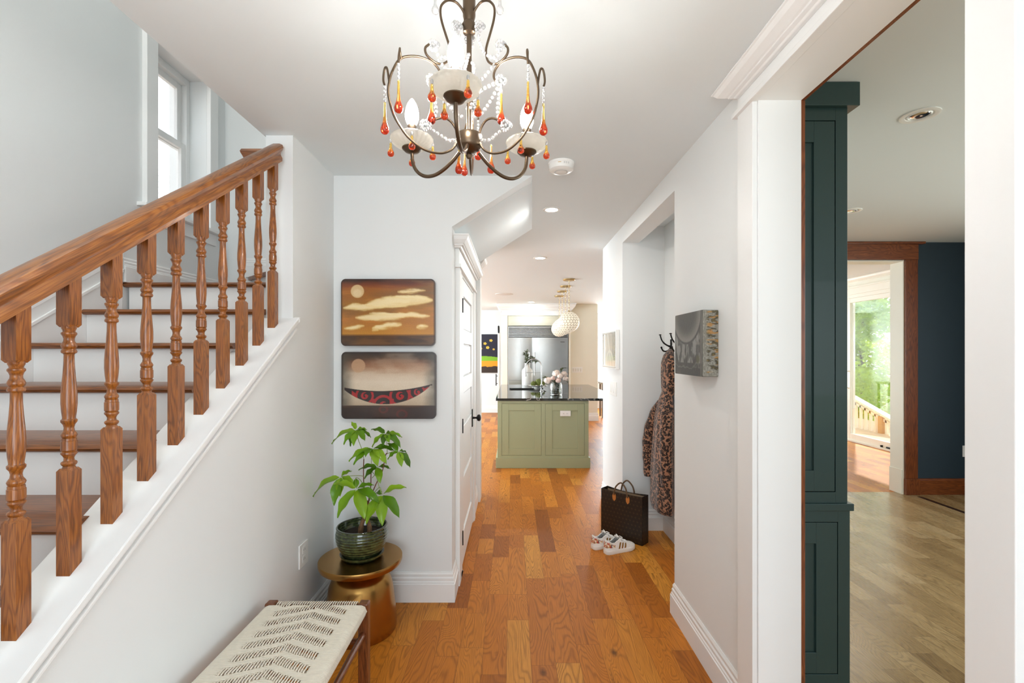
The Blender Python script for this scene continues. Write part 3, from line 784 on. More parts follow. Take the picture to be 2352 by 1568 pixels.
for ang in (266, 154, 34):
    r0 = .19
    P = smoothpts([pol(ang, .030, 2.052), pol(ang, .055, 2.030), pol(ang, .085, 2.012), (pol(ang, .115, 2.003)), pol(ang, .145, 2.006), pol(ang, .170, 2.022), pol(ang, .186, 2.048), pol(ang, r0, 2.084)], 5)
    MB().tube(P, .0050, 12).build('arm', MBRZ, ch, smooth=60)
    c = pol(ang, r0, 0)
    MB().lathe([(.006, 2.079), (.020, 2.083), (.028, 2.091), (.028, 2.094), (.005, 2.096)], c, 32).build('drip_cup', MBRZ, ch, smooth=40)
    MB().lathe([(.012, 2.093), (.030, 2.0935), (.046, 2.100), (.056, 2.108), (.0605, 2.117), (.0595, 2.121), (.056, 2.124), (.050, 2.125), (.0495, 2.122), (.055, 2.118), (.052, 2.110), (.040, 2.101), (.028, 2.097), (.012, 2.097)], c, 96, False, 24, .012).build('glass_dish', frost, ch, smooth=60)
    sk_ = MB().lathe([(.0122, 2.094), (.0125, 2.158), (.011, 2.160), (.004, 2.160)], c, 24).build('socket', MBRZ, ch, smooth=40)
    MB().lathe([(.008, 2.157), (.0135, 2.163), (.0180, 2.174), (.0192, 2.184), (.0185, 2.196), (.0158, 2.209), (.0115, 2.221), (.0065, 2.230), (.0025, 2.2345), (.0006, 2.236)], c, 24).build('bulb', bulbm, ch, smooth=60)
    for q in range(4):
        a_ = ang + 38 + 90 * q
        t = (c[0] + .0585 * math.cos(R(a_)), c[1] + .0585 * math.sin(R(a_)), 2.117)
        MB().ball((t[0], t[1], t[2] - .008), .0038, 10, 1.6).build('bead', crystal, ch, smooth=60)
        teardrop((t[0], t[1], t[2] - .0135), False)

# ================================================================== PAINTINGS (colour painted on the mesh)
rng = np.random.default_rng(3)
def vnoise(h, w, ny, nx):
    g = rng.random((ny + 2, nx + 2)); y = np.linspace(0, ny, h); x = np.linspace(0, nx, w)
    yi = y.astype(int).clip(0, ny); xi = x.astype(int).clip(0, nx); fy = y - yi; fx = x - xi
    fy = (fy * fy * (3 - 2 * fy))[:, None]; fx = (fx * fx * (3 - 2 * fx))[None, :]
    a = g[yi][:, xi]; b = g[yi][:, xi + 1]; c = g[yi + 1][:, xi]; d = g[yi + 1][:, xi + 1]
    return (a * (1 - fx) + b * fx) * (1 - fy) + (c * (1 - fx) + d * fx) * fy
def fbm(h, w, ny, nx, o=4): return sum(vnoise(h, w, ny * 2 ** i, nx * 2 ** i) * .5 ** i for i in range(o)) / sum(.5 ** i for i in range(o))
def sst(a, b, x): t = np.clip((x - a) / (b - a), 0, 1); return t * t * (3 - 2 * t)
def lay(img, mask, c): return img * (1 - mask[..., None]) + np.array(c, float) / 255 * mask[..., None]
def canvas(h, w, stops, warp=0.0, yy=None):
    ys = np.repeat(np.linspace(0, 1, h)[:, None], w, 1) + warp
    out = np.zeros((h, w, 3)); p_ = [s[0] for s in stops]
    for k in range(3): out[..., k] = np.interp(ys, p_, [s[1][k] / 255 for s in stops])
    return out
def paint_sky(h=150, w=210):
    X, Y = np.meshgrid(np.linspace(0, 1, w), np.linspace(0, 1, h))
    st_ = fbm(h, w, 14, 3); big = fbm(h, w, 4, 2)
    img = canvas(h, w, [(0, (50, 26, 16)), (.07, (112, 52, 24)), (.14, (150, 88, 30)), (.4, (156, 106, 36)), (.65, (170, 110, 40)), (.82, (186, 128, 40)), (.86, (70, 42, 18)), (1, (52, 32, 18))], (st_ - .5) * .12 * (np.linspace(0, 1, h)[:, None] < .8))
    img = lay(img, .55 * sst(.5, .75, big), (120, 82, 40)); img = lay(img, .5 * sst(.55, .8, st_) * (Y < .83), (196, 120, 48))
    img = lay(img, .5 * (X > .75) * sst(.4, .7, st_) * (Y < .3), (104, 84, 58))
    wob = (fbm(h, w, 10, 8) - .5) * .16; fl = sst(.2, .55, fbm(h, w, 22, 4, 3))
    def cloud(x0, x1, y0, y1, th, c=(236, 214, 158)):
        t = np.clip((X - x0) / (x1 - x0), 0, 1); yc = y0 + (y1 - y0) * t; q = th * np.sin(np.pi * t) ** .55 * (.65 + .6 * fl)
        return sst(0.02, -.02, np.abs(Y + wob * .35 - yc) - q) * (X > x0) * (X < x1)
    im = img
    for a in ((.02, .5, .43, .40, .045), (.25, .98, .38, .30, .07), (.55, .95, .27, .30, .03), (.6, .9, .19, .18, .022), (.15, .95, .59, .54, .045), (.3, .6, .525, .54, .015), (.33, .65, .74, .67, .035), (.03, .25, .74, .70, .02), (.33, .4, .765, .765, .01), (.8, .93, .72, .71, .022)):
        im = lay(im, cloud(*a) * .92, (236, 212, 152)); im = lay(im, cloud(a[0] + .03, a[1] - .05, a[2] - .01, a[3] - .008, a[4] * .55) * .6, (244, 228, 186))
    im = lay(im, sst(.075, .066, np.hypot((X - .175), (Y - .185) * .715)) * .9, (214, 186, 138))
    im = lay(im, sst(.06, .03, np.hypot((X - .175), (Y - .21) * .8)) * .5, (232, 214, 172))
    im = lay(im, (Y > .86) * sst(.5, .7, st_) * .7, (110, 72, 34))
    ed = np.minimum(np.minimum(X, 1 - X) * 1.4, np.minimum(Y, 1 - Y)); return lay(im, sst(.03, .0, ed) * .75, (40, 22, 14))
def paint_boat(h=190, w=270):
    X, Y = np.meshgrid(np.linspace(0, 1, w), np.linspace(0, 1, h))
    st_ = fbm(h, w, 16, 2); big = fbm(h, w, 4, 3)
    img = canvas(h, w, [(0, (38, 28, 20)), (.1, (64, 40, 24)), (.17, (118, 74, 46)), (.24, (150, 108, 78)), (.32, (184, 158, 132)), (.45, (212, 196, 174)), (.6, (206, 188, 164)), (.795, (176, 156, 132)), (.805, (46, 28, 20)), (1, (38, 20, 16))], (st_ - .5) * .08 * (np.linspace(0, 1, h)[:, None] < .7))
    e = np.minimum(X, 1 - X); img = lay(img, sst(.16, .0, e) * .75 * sst(.2, .4, 1 - np.abs(Y - .4)) * (Y < .8), (72, 70, 62))
    img = lay(img, .35 * sst(.5, .8, big) * (Y < .8), (224, 210, 190))
    img = lay(img, sst(.078, .068, np.hypot((X - .18), (Y - .205) * .715)) * .85, (184, 146, 112))
    def boat(f, top, bot):
        up = top(X); lo = bot(X); m_ = sst(0, .006, Y - up) * sst(0, .006, lo - Y) * (X > .03) * (X < .96); return m_
    top = lambda x: .525 + .075 * (1 - ((x - .48) / .46) ** 2) - .045 * (x - .03)
    bot = lambda x: .52 + .272 * np.clip(1 - ((x - .47) / .47) ** 2, 0, None) ** .85 - .02 * (x - .03)
    m_ = boat(0, top, bot); img = lay(img, m_, (34, 20, 18))
    red = np.zeros_like(X)
    def sw(cx, cy, r0, r1, a0, a1, wd):
        d = np.hypot(X - cx, (Y - cy) * .715); th = np.degrees(np.arctan2((Y - cy) * .715, X - cx)) % 360
        rr = r0 + (r1 - r0) * (((th - a0) % 360) / ((a1 - a0) % 360 + 1e-6)); return (np.abs(d - rr) < wd) * (((th - a0) % 360) < ((a1 - a0) % 360))
    for cx, cy, q in ((.245, .655, 1), (.445, .80, 1.15), (.62, .655, 1.15), (.80, .60, .9)):
        d = np.hypot(X - cx, (Y - cy) * .715)
        red = np.maximum(red, (d < .038 * q) * 1.0); red = np.maximum(red, ((d > .075 * q) & (d < .098 * q)) * 1.0)
        red = red * (1 - sw(cx + .012 * q, cy, .012, .03, 100, 350, .008))
    red = np.maximum(red, (np.abs(X - .14) < .03) * ((Y * 1.0 - X * .9) > .48)); red = np.maximum(red, (np.abs(X - .34) < .02) * (Y > .70))
    red = np.maximum(red, (np.abs(X - .535) < .022) * (Y > .70)); red = np.maximum(red, (X > .88) * (np.abs(Y - .545 + (X - .92) * .6) < .022))
    inner = boat(0, lambda x: top(x) + .016, bot)
    img = lay(img, red * inner, (158, 26, 30))
    refl = np.maximum(np.abs(np.hypot(X - .445, (Y - .86) * .9) - .04) < .012, np.abs(np.hypot(X - .64, (Y - .93) * .9) - .05) < .012)
    img = lay(img, refl * (Y > .82) * .5, (110, 26, 24)); img = lay(img, sst(.28, .1, np.abs(X - .5)) * (Y > .82) * sst(.45, .6, st_) * .3, (92, 44, 30))
    img = lay(img, (np.abs(Y - .815) < .012) * sst(.3, .6, st_) * .4, (120, 84, 54))
    ed = np.minimum(np.minimum(X, 1 - X) * 1.4, np.minimum(Y, 1 - Y)); return lay(img, sst(.04, .0, ed) * .7, (32, 20, 16))
def panel(name, img, org, ux, uz, W_, H_, thick, mat, label, cat, rad=.028, edge=(58, 32, 24), group=None):
    """slab with a rounded outline; org = lower left corner of the face, ux = direction of width, depth runs away from the viewer"""
    h, w = img.shape[:2]; nx, nz = Vector(ux), Vector(uz); dep = nx.cross(nz)  # towards the viewer
    v = []; cols = []
    for j in range(h):
        for i in range(w):
            a = i / (w - 1) * W_; b = (1 - j / (h - 1)) * H_; ca = min(max(a, rad), W_ - rad); cb = min(max(b, rad), H_ - rad)
            if rad > 0 and abs(a - ca) > 1e-9 and abs(b - cb) > 1e-9:
                d = math.hypot(a - ca, b - cb)
                k_ = max(abs(a - ca), abs(b - cb)) / d; a, b = ca + (a - ca) * k_, cb + (b - cb) * k_
            v.append(tuple(Vector(org) + nx * a + nz * b)); cols.append(tuple(img[j, i]))
    f = [(j * w + i, (j + 1) * w + i, (j + 1) * w + i + 1, j * w + i + 1) for j in range(h - 1) for i in range(w - 1)]
    ring = [i for i in range(w)] + [j * w + w - 1 for j in range(1, h)] + [(h - 1) * w + i for i in range(w - 2, -1, -1)] + [j * w for j in range(h - 2, 0, -1)]
    cen = Vector(org) + nx * W_ / 2 + nz * H_ / 2; prev = ring
    for tt, kk in ((.10, 1.004), (1.0, 1.0)):
        b0 = len(v)
        for q in ring:
            pt = cen + (Vector(v[q]) - cen) * kk - dep * (thick * tt); v.append(tuple(pt)); cols.append(tuple(np.array(edge) / 255))
        new = list(range(b0, b0 + len(ring)))
        for i in range(len(ring)): f.append((prev[i], new[i], new[(i + 1) % len(ring)], prev[(i + 1) % len(ring)]))
        prev = new
    f.append(tuple(prev))
    mb = MB(); mb.v = v; mb.f = f
    o = mb.build(name, mat, smooth=50)
    at = o.data.color_attributes.new('paint', 'FLOAT_COLOR', 'POINT')
    c = lin(np.array(cols)); c = np.concatenate([c, np.ones((len(c), 1))], 1).astype(np.float32)
    at.data.foreach_set('color', c.ravel())
    return tag(o, label, cat, group)
PM = attr_mat('lacquered_painting', .28, .5)
panel('painting', paint_sky(), (-1.0335, 2.853, 1.552), (1, 0, 0), (0, 0, 1), .565, .402, .036, PM, 'amber sunset painting of pale clouds and a low sun, upper of the pair', 'painting')
panel('painting', paint_boat(), (-1.031, 2.853, 1.113), (1, 0, 0), (0, 0, 1), .568, .402, .036, PM, 'painting of a curved red and black boat below a pale sky', 'painting')

# ceramic relief on the right wall
def paint_relief(h=150, w=130):
    X, Y = np.meshgrid(np.linspace(0, 1, w), np.linspace(0, 1, h)); n1 = fbm(h, w, 8, 5); n2 = fbm(h, w, 5, 12)
    img = canvas(h, w, [(0, (70, 70, 64)), (.35, (110, 106, 96)), (.45, (150, 146, 138)), (.5, (84, 84, 78)), (1, (60, 58, 52))], (n1 - .5) * .2)
    d = np.hypot((X - .45) * .9, (Y - .02) * 1.0); img = lay(img, sst(.47, .45, d) * sst(.1, .5, d), (160, 156, 148)); img = lay(img, sst(.43, .2, d), (78, 78, 70))
    img = lay(img, sst(.03, .0, np.abs(d - .47)), (58, 58, 54)); img = lay(img, ((d > .49) & (Y < .8)) * sst(.5, .62, n2) * .9, (176, 176, 170))
    img = lay(img, ((d > .49) & (Y < .8)) * sst(.5, .38, n2) * .7, (48, 48, 42))
    img = lay(img, sst(.02, .0, np.abs(Y - .84 - (n1 - .5) * .2)) * .7, (150, 150, 142)); img = lay(img, sst(.08, .04, np.hypot(X - .85, Y - .74)) * .8, (88, 88, 40))
    img = lay(img, (X > .93) * .8, (120, 116, 106)); return img * .72
def paint_side(h=150, w=40):
    X, Y = np.meshgrid(np.linspace(0, 1, w), np.linspace(0, 1, h)); n1 = fbm(h, w, 44, 3); n2 = fbm(h, w, 38, 2, 2)
    img = np.ones((h, w, 3)) * np.array((118, 116, 106)) / 255; img = lay(img, sst(.4, .7, fbm(h, w, 40, 20)) * .5, (170, 168, 158))
    m_ = sst(.15, .4, X) * (Y < .95); img = lay(img, sst(.52, .60, n1) * m_ * .9, (58, 52, 38)); img = lay(img, sst(.58, .66, n2) * m_ * .9, (164, 118, 62)); img = lay(img, sst(.66, .72, n1) * m_ * .6, (110, 96, 40))
    return img
relief = panel('ceramic_relief', paint_relief(), (.862, 2.52, 1.401), (0, -1, 0), (0, 0, 1), .36, .305, .073, attr_mat('glazed_ceramic', .5, 0, .3), 'thick glazed ceramic relief in grey and brown on the right wall', 'wall art', rad=.008, edge=(110, 108, 98))
sidep = panel('ceramic_side', paint_side(), (.864, 2.1575, 1.404), (1, 0, 0), (0, 0, 1), .070, .299, .0018, attr_mat('rough_ceramic', .55, 0, .8), 'x', 'x', rad=.003, edge=(120, 118, 108))
del sidep['label'], sidep['category']
sidep.parent = relief; sidep.matrix_parent_inverse = Matrix.Identity(4); sidep.location = Vector(sidep.location) - Vector(relief.location)
sidep.name = 'textured_side'

# framed picture on the corridor wall
pf = thing('framed_picture', (.93, 4.49, 1.365), 'white box-framed pale abstract picture beside the coat niche', 'picture')
f = MB(); t = .02
f.box(.905, .935, 4.17, 4.17 + t, 1.365, 1.713); f.box(.905, .935, 4.81 - t, 4.81, 1.365, 1.713); f.box(.905, .935, 4.17 + t, 4.81 - t, 1.365, 1.365 + t); f.box(.905, .935, 4.17 + t, 4.81 - t, 1.713 - t, 1.713)
f.build('frame', M['white'], pf, bevel=.002)
fi = MB(); f2 = .006
fi.box(.902, .908, 4.18, 4.18 + f2, 1.375, 1.703).box(.902, .908, 4.80 - f2, 4.80, 1.375, 1.703).box(.902, .908, 4.186, 4.794, 1.375, 1.375 + f2).box(.902, .908, 4.186, 4.794, 1.703 - f2, 1.703)
fi.build('silver_fillet', M['chrome'], pf)
def paint_pale(h=70, w=110):
    X, Y = np.meshgrid(np.linspace(0, 1, w), np.linspace(0, 1, h)); n1 = fbm(h, w, 3, 5)
    img = canvas(h, w, [(0, (186, 182, 170)), (.5, (200, 196, 184)), (1, (214, 212, 202))], (n1 - .5) * .3)
    img = lay(img, sst(.05, .02, np.abs(X - .35 - Y * .25)) * .7, (236, 234, 226)); img = lay(img, sst(.14, .1, np.abs(X - .82)) * (Y < .8) * .8, (146, 148, 132))
    d = np.hypot(X - .5, (Y - .98) * .6); img = lay(img, sst(.03, .015, np.abs(d - .26)) * .9, (234, 230, 214)); return img
pc = panel('pic', paint_pale(), (.915, 4.795, 1.38), (0, -1, 0), (0, 0, 1), .61, .318, .004, attr_mat('pale_print', .15, .8), 'x', 'x', rad=0.0, edge=(200, 200, 190))
del pc['label'], pc['category']; pc.parent = pf; pc.location = Vector(pc.location) - Vector(pf.location); pc.name = 'print'

# ================================================================== SIDE TABLE
TX, TY = -.832, 2.60
tb = thing('side_table', (TX, TY, 0), 'round brushed brass drum side table beside the bench', 'side table')
tc = (TX, TY, 0)
MB().lathe([(.02, .352), (.200, .353), (.216, .360), (.221, .372), (.221, .390), (.219, .393), (.02, .3935)], tc, 96).build('table_top', M['brass'], tb, smooth=35)
MB().lathe([(.05, 0), (.186, 0), (.190, .010), (.190, .04), (.184, .12), (.176, .19), (.166, .25), (.152, .285), (.130, .306), (.104, .316), (.094, .324), (.092, .336), (.100, .346), (.112, .352)], tc, 96).build('pedestal', M['brass'], tb, smooth=40)

# ================================================================== PLANT
pl = thing('potted_plant', (-.828, 2.606, .394), 'money tree in a ribbed green glazed pot on the brass table', 'plant')
pc_ = (-.828, 2.606, 0)
m, nt, p = newmat('green_glaze'); n = NT(nt)
z = n.xyz(n.obj())[2]; nz = n.noise(n.obj(), 40, 4)
gl_ = n.m('ADD', n.m('MULTIPLY', n.m('SINE', n.m('MULTIPLY', z, 430.0)), .14), nz)
n.put(p.inputs['Base Color'], n.ramp(gl_, [(.2, srgb(26, 32, 18)), (.5, srgb(56, 66, 38)), (.9, srgb(96, 106, 62))]))
p.inputs['Roughness'].default_value = .12; p.inputs['Coat Weight'].default_value = .6; p.inputs['Coat Roughness'].default_value = .05
glaze = m
prof = []
for i in range(81):
    t = i / 80; z = .408 + .148 * t
    r = .088 + .049 * math.sin(min(1, t * 1.28) * math.pi / 2) ** .8 - (.006 * max(0, (t - .8) / .2))
    r += .0022 * abs(math.sin(t * math.pi * 9)) if t < .93 else 0
    prof.append((r, z))
prof += [(.134, .558), (.135, .563), (.132, .567), (.126, .566), (.124, .558), (.122, .52), (.118, .515)]
MB().lathe([(.02, .404)] + prof + [(.02, .515)], pc_, 72).build('pot', glaze, pl, smooth=40)
MB().lathe([(.02, .394), (.095, .394), (.108, .400), (.116, .414), (.1175, .420), (.113, .421), (.106, .410), (.09, .404), (.02, .403)], pc_, 64).build('saucer', glaze, pl, smooth=40)
soil = plain('dark_soil', srgb(38, 26, 18), .95, var=.4, vs=90, bump=1.0, bs=90)
MB().lathe([(.001, .524), (.06, .526), (.1, .522), (.121, .518), (.121, .51), (.001, .51)], pc_, 40).build('soil', soil, pl, smooth=60)
def atp(px, py, Y): return Vector(((px - 1178) * Y / F, Y, H - (py - 810) * Y / F))
def zp(zx, zy, Y): return atp(660 + zx / 2.8, 940 + zy / 2.8, Y)
bark = plain('brown_bark', srgb(120, 88, 58), .8, var=.35, vs=50, bump=.6)
stem = plain('green_stem', srgb(132, 150, 70), .5)
twig = plain('brown_twig', srgb(112, 66, 44), .6, var=.2)
tr = MB()
tr.tube(smoothpts([zp(470, 800, 2.60), zp(478, 740, 2.59), zp(500, 680, 2.60), zp(506, 630, 2.61), zp(512, 590, 2.60)], 4), [.014] * 4 + [.011] * 4 + [.009] * 4 + [.0085] * 5, 10)
tr.tube(smoothpts([zp(528, 800, 2.59), zp(526, 740, 2.61), zp(508, 690, 2.62), zp(522, 640, 2.60), zp(516, 588, 2.61)], 4), [.013] * 4 + [.0105] * 4 + [.009] * 4 + [.008] * 5, 10)
tr.build('trunk', bark, pl, smooth=60)
def branch(pts, r=.0028, mt=None): MB().tube(smoothpts([zp(*q) for q in pts], 4), r, 7).build('stem', mt or twig, pl, smooth=60)
branch([(508, 600, 2.60), (492, 480, 2.60), (490, 380, 2.6), (492, 320, 2.6)])
branch([(520, 600, 2.60), (536, 500, 2.62), (538, 420, 2.62), (545, 380, 2.62)])
branch([(520, 600, 2.60), (570, 480, 2.58), (610, 400, 2.58), (630, 300, 2.58), (642, 280, 2.58)])
leafm = None
m, nt, p = newmat('bright_green_leaf'); n = NT(nt)
r_ = n.rand(); a_ = n.noise(n.obj(), 30, 2)
n.put(p.inputs['Base Color'], n.ramp(n.m('ADD', n.m('MULTIPLY', r_, .7), n.m('MULTIPLY', a_, .3)), [(.1, srgb(60, 100, 14)), (.45, srgb(100, 150, 18)), (.9, srgb(152, 188, 36))]))
p.inputs['Roughness'].default_value = .32; p.inputs['Subsurface Weight'].default_value = 0
out = nt.nodes['Material Output']; trn = n.node('ShaderNodeBsdfTranslucent'); trn.inputs[0].default_value = (*srgb(150, 200, 40), 1)
mx = n.node('ShaderNodeMixShader'); mx.inputs[0].default_value = .28
nt.links.new(p.outputs[0], mx.inputs[1]); nt.links.new(trn.outputs[0], mx.inputs[2]); nt.links.new(mx.outputs[0], out.inputs[0])
leafm = m
def leaf(mb, a, b, wd, up=Vector((0, -.35, 1))):
    d = b - a; L = d.length; d.normalize(); s = d.cross(up)
    s = s.normalized() if s.length > 1e-4 else d.orthogonal().normalized()
    nrm = s.cross(d); N = 11; v = []; f = []
    for i in range(N):
        t = i / (N - 1); w = wd * (math.sin(math.pi * min(1, t ** .82)) ** .9 + .02) * (1 if t < .999 else .1)
        c = a + d * L * t + nrm * (L * .10 * math.sin(math.pi * t)) - Vector((0, 0, 1)) * (L * .04 * t * t)
        wav = .004 * math.sin(t * 14)
        v += [c + s * w + nrm * (w * .30 + wav), c + s * w * .5 + nrm * w * .10, c - nrm * .0006, c - s * w * .5 + nrm * w * .10, c - s * w + nrm * (w * .30 - wav)]
    for i in range(N - 1):
        for k in range(4): q = i * 5 + k; f.append((q, q + 1, q + 6, q + 5))
    o = len(v); off = nrm * -.0007
    v += [x_ + off for x_ in v[:o]]; f += [tuple(j + o for j in q[::-1]) for q in f[:]]
    mb.add(v, f)
CL = [((443, 130), 2.60, [(285, 215, .03), (412, 78, .02), (362, 222, -.05), (405, 234, -.02), (425, 230, -.07), (500, 198, -.05), (512, 128, .03), (538, 176, .02)], .30),
      ((632, 155), 2.60, [(540, 125, .04), (545, 238, -.02), (615, 230, -.06), (738, 175, .03), (728, 240, -.03), (655, 212, -.05), (700, 160, .07)], .32),
      ((715, 268), 2.56, [(645, 318, -.02), (735, 366, -.05), (790, 368, -.02), (770, 278, .03), (645, 215, .05)], .30),
      ((545, 250), 2.54, [(395, 328, -.02), (425, 350, -.06), (638, 346, -.05), (580, 362, -.08), (692, 262, .03), (500, 300, -.08), (560, 330, -.03)], .34),
      ((580, 368), 2.60, [(458, 385, .0), (662, 378, .02), (597, 472, -.06), (495, 442, -.05)], .36),
      ((445, 508), 2.50, [(298, 475, .0), (322, 690, -.06), (442, 442, .05), (556, 482, .03), (496, 702, -.08), (592, 598, -.05)], .42),
      ((610, 545), 2.50, [(765, 495, .0), (720, 690, -.06), (610, 742, -.08), (506, 730, -.07), (560, 540, .06)], .42),
      ((345, 430), 2.55, [(165, 553, .02), (415, 392, .06), (300, 612, -.06), (338, 556, -.04), (430, 482, -.02)], .38)]
for (cx, cy), Y, tips, wf in CL:
    a = zp(cx, cy, Y)
    for tx, ty, dy in tips:
        b = zp(tx, ty, Y + dy); L = (b - a).length
        a2 = a + (b - a) * .05
        mb = MB(); leaf(mb, a2, b, L * .165 + .004); mb.build('leaf', leafm, pl, smooth=80)
for pts in ([(492, 320, 2.6), (480, 260, 2.6), (455, 190, 2.6), (443, 130, 2.6)], [(642, 280, 2.58), (640, 220, 2.6), (632, 155, 2.6)], [(642, 285, 2.58), (680, 270, 2.57), (715, 268, 2.56)],
            [(545, 380, 2.62), (540, 320, 2.6), (545, 250, 2.54)], [(545, 440, 2.62), (570, 410, 2.6), (580, 368, 2.6)], [(492, 430, 2.6), (460, 425, 2.56), (390, 428, 2.55), (345, 430, 2.55)],
            [(508, 590, 2.6), (480, 470, 2.58), (440, 440, 2.54), (445, 508, 2.5)], [(545, 400, 2.62), (575, 440, 2.56), (590, 500, 2.52), (610, 545, 2.5)], [(520, 590, 2.6), (590, 500, 2.55), (605, 540, 2.5)]):
    branch(pts, .0016, stem)

# ================================================================== BENCH
bn = thing('bench', (-.825, 1.43, 0), 'low bench with a cream woven cord seat and walnut legs against the stair wall', 'bench')
bx0, bx1, by0, by1, bz = -1.045, -.610, .80, 2.035, .45
lg = .042
for x in (bx0, bx1 - lg):
    for y in (by0, by1 - lg):
        MB().add([(x, y, 0), (x + lg, y, 0), (x + lg, y + lg, 0), (x, y + lg, 0), (x, y, bz + .004), (x + lg, y, bz + .004), (x + lg, y + lg, bz + .004), (x, y + lg, bz + .004)],
                 [(0, 3, 2, 1), (4, 5, 6, 7), (0, 1, 5, 4), (1, 2, 6, 5), (2, 3, 7, 6), (3, 0, 4, 7)]).build('leg', M['walnut'], bn, bevel=.006)
for x in (bx0 + lg / 2, bx1 - lg / 2):
    MB().cyl((x, by0 + .02, .325), (x, by1 - .02, .325), .0125, 14).build('stretcher', M['walnut_y'], bn, smooth=60)
for y in (by0 + lg / 2, by1 - lg / 2):
    MB().cyl((bx0 + .02, y, .285), (bx1 - .02, y, .285), .0125, 14).build('stretcher', M['walnut_y'], bn, smooth=60)
    MB().cyl((bx0 + .02, y, bz - .022), (bx1 - .02, y, bz - .022), .016, 14).build('seat_rail', M['walnut_y'], bn, smooth=60)
for x in (bx0 + lg / 2, bx1 - lg / 2):
    MB().cyl((x, by0 + .03, bz - .022), (x, by1 - .03, bz - .022), .016, 14).build('seat_rail', M['walnut_y'], bn, smooth=60)
cord = plain('cream_cotton_cord', srgb(232, 224, 208), .85, var=.04, vs=60, bump=.5, bs=900)
wv = MB(); sp = .0064; spw = .0098
wx0, wx1, wy0, wy1 = bx0 + lg + .002, bx1 - lg - .002, by0 + lg + .002, by1 - lg - .002
nxw = int((wx1 - wx0) / spw); nyw = int((wy1 - wy0) / sp)
def over(i, j):
    """does the long cord i pass over the cross cord pair j: chevrons pointing along the bench"""
    if i < 3 or i > nxw - 4: return False
    c_ = nxw * .50; a_ = abs(i - c_)
    ph = (j + a_ * .62 + (2 if i < c_ else 0)) % 11
    return ph < 6.0
def strandz(pts, w, t):
    v = []; f = []
    n_ = len(pts)
    for k_, pt in enumerate(pts):
        a_ = Vector(pts[max(0, k_ - 1)]); b_ = Vector(pts[min(n_ - 1, k_ + 1)]); d_ = (b_ - a_).normalized()
        s_ = Vector((d_.y, -d_.x, 0)); s_ = s_.normalized() if s_.length > .2 else Vector((1, 0, 0)) if w[1] else Vector((0, 1, 0))
        u_ = s_.cross(d_).normalized(); P_ = Vector(pt)
        for q in range(6):
            an = math.pi / 3 * q; v.append(P_ + s_ * math.cos(an) * w[0] + u_ * math.sin(an) * t)
    for k_ in range(n_ - 1):
        for q in range(6): f.append((k_ * 6 + q, k_ * 6 + (q + 1) % 6, (k_ + 1) * 6 + (q + 1) % 6, (k_ + 1) * 6 + q))
    wv.add(v, f)
top = bz + .000
for i in range(nxw):
    x = wx0 + spw * (i + .5) + random.uniform(-.0005, .0005)
    pts = [(x, by1 - .006, bz - .040), (x, by1 + .001, bz - .022), (x, by1 - .006, bz - .003), (x, by1 - .020, top + .0005)]
    prev = None
    for j in range(nyw - 1, -1, -1):
        y = wy0 + sp * (j + .5); u = over(i, j)
        z = top + (.0030 if u else -.0070)
        pts.append((x + .0012 * math.sin(j * .37 + i * .2) , y, z))
    pts += [(x, by0 + .020, top + .0005), (x, by0 + .006, bz - .003), (x, by0 - .001, bz - .022)]
    strandz(pts, (.0028, 0), .0026)
for j in range(nyw):
    y = wy0 + sp * (j + .5)
    pts = [(bx0 + .010, y, bz - .040), (bx0 + .003, y, bz - .022), (bx0 + .010, y, bz - .005), (bx0 + .024, y, top + .0005)]
    for i in range(nxw):
        x = wx0 + spw * (i + .5); u = over(i, j)
        pts.append((x, y + random.uniform(-.0003, .0003), top + (-.0150 if u else .0010)))
    pts += [(bx1 - .024, y, top + .0005), (bx1 - .010, y, bz - .005), (bx1 - .003, y, bz - .022), (bx1 - .010, y, bz - .040)]
    strandz(pts, (.0033, 1), .0026)
wv.build('woven_seat', cord, bn, smooth=80)

# ================================================================== COAT NICHE
def coat_hook(y, label):
    t = thing('coat_hook', (1.294, y, 1.55), label, 'hook', 'iron hooks in the coat niche')
    b = MB(); b.x = Matrix.Translation((1.294, y, 1.585)) @ Matrix.Rotation(R(-90), 4, 'Y')
    b.lathe([(.001, 0), (.020, 0), (.022, .003), (.016, .006), (.001, .007)], seg=20)
    b.x = None; b.box(1.287, 1.295, y - .011, y + .011, 1.50, 1.62)
    b.build('back_plate', M['black'], t, smooth=40)
    P = smoothpts([(1.288, y, 1.560), (1.262, y, 1.570), (1.235, y, 1.588), (1.215, y, 1.615), (1.204, y, 1.650)], 5)
    MB().tube(P, [.0085] * 4 + [.0065] * 8 + [.0055] * (len(P) - 12), 10).ball((1.203, y, 1.656), .011, 12, .5).build('upper_prong', M['black'], t, smooth=60)
    P = smoothpts([(1.288, y, 1.556), (1.275, y, 1.535), (1.252, y, 1.522), (1.228, y, 1.526), (1.214, y, 1.548)], 5)
    MB().tube(P, .0062, 10).ball((1.213, y, 1.553), .0085, 12).build('lower_prong', M['black'], t, smooth=60)
    return t
h1 = coat_hook(3.875, 'black iron double hook holding the leopard print coat')
dup(h1, (1.294, 3.62, 1.55), 'empty black iron hook nearest the opening edge of the niche')


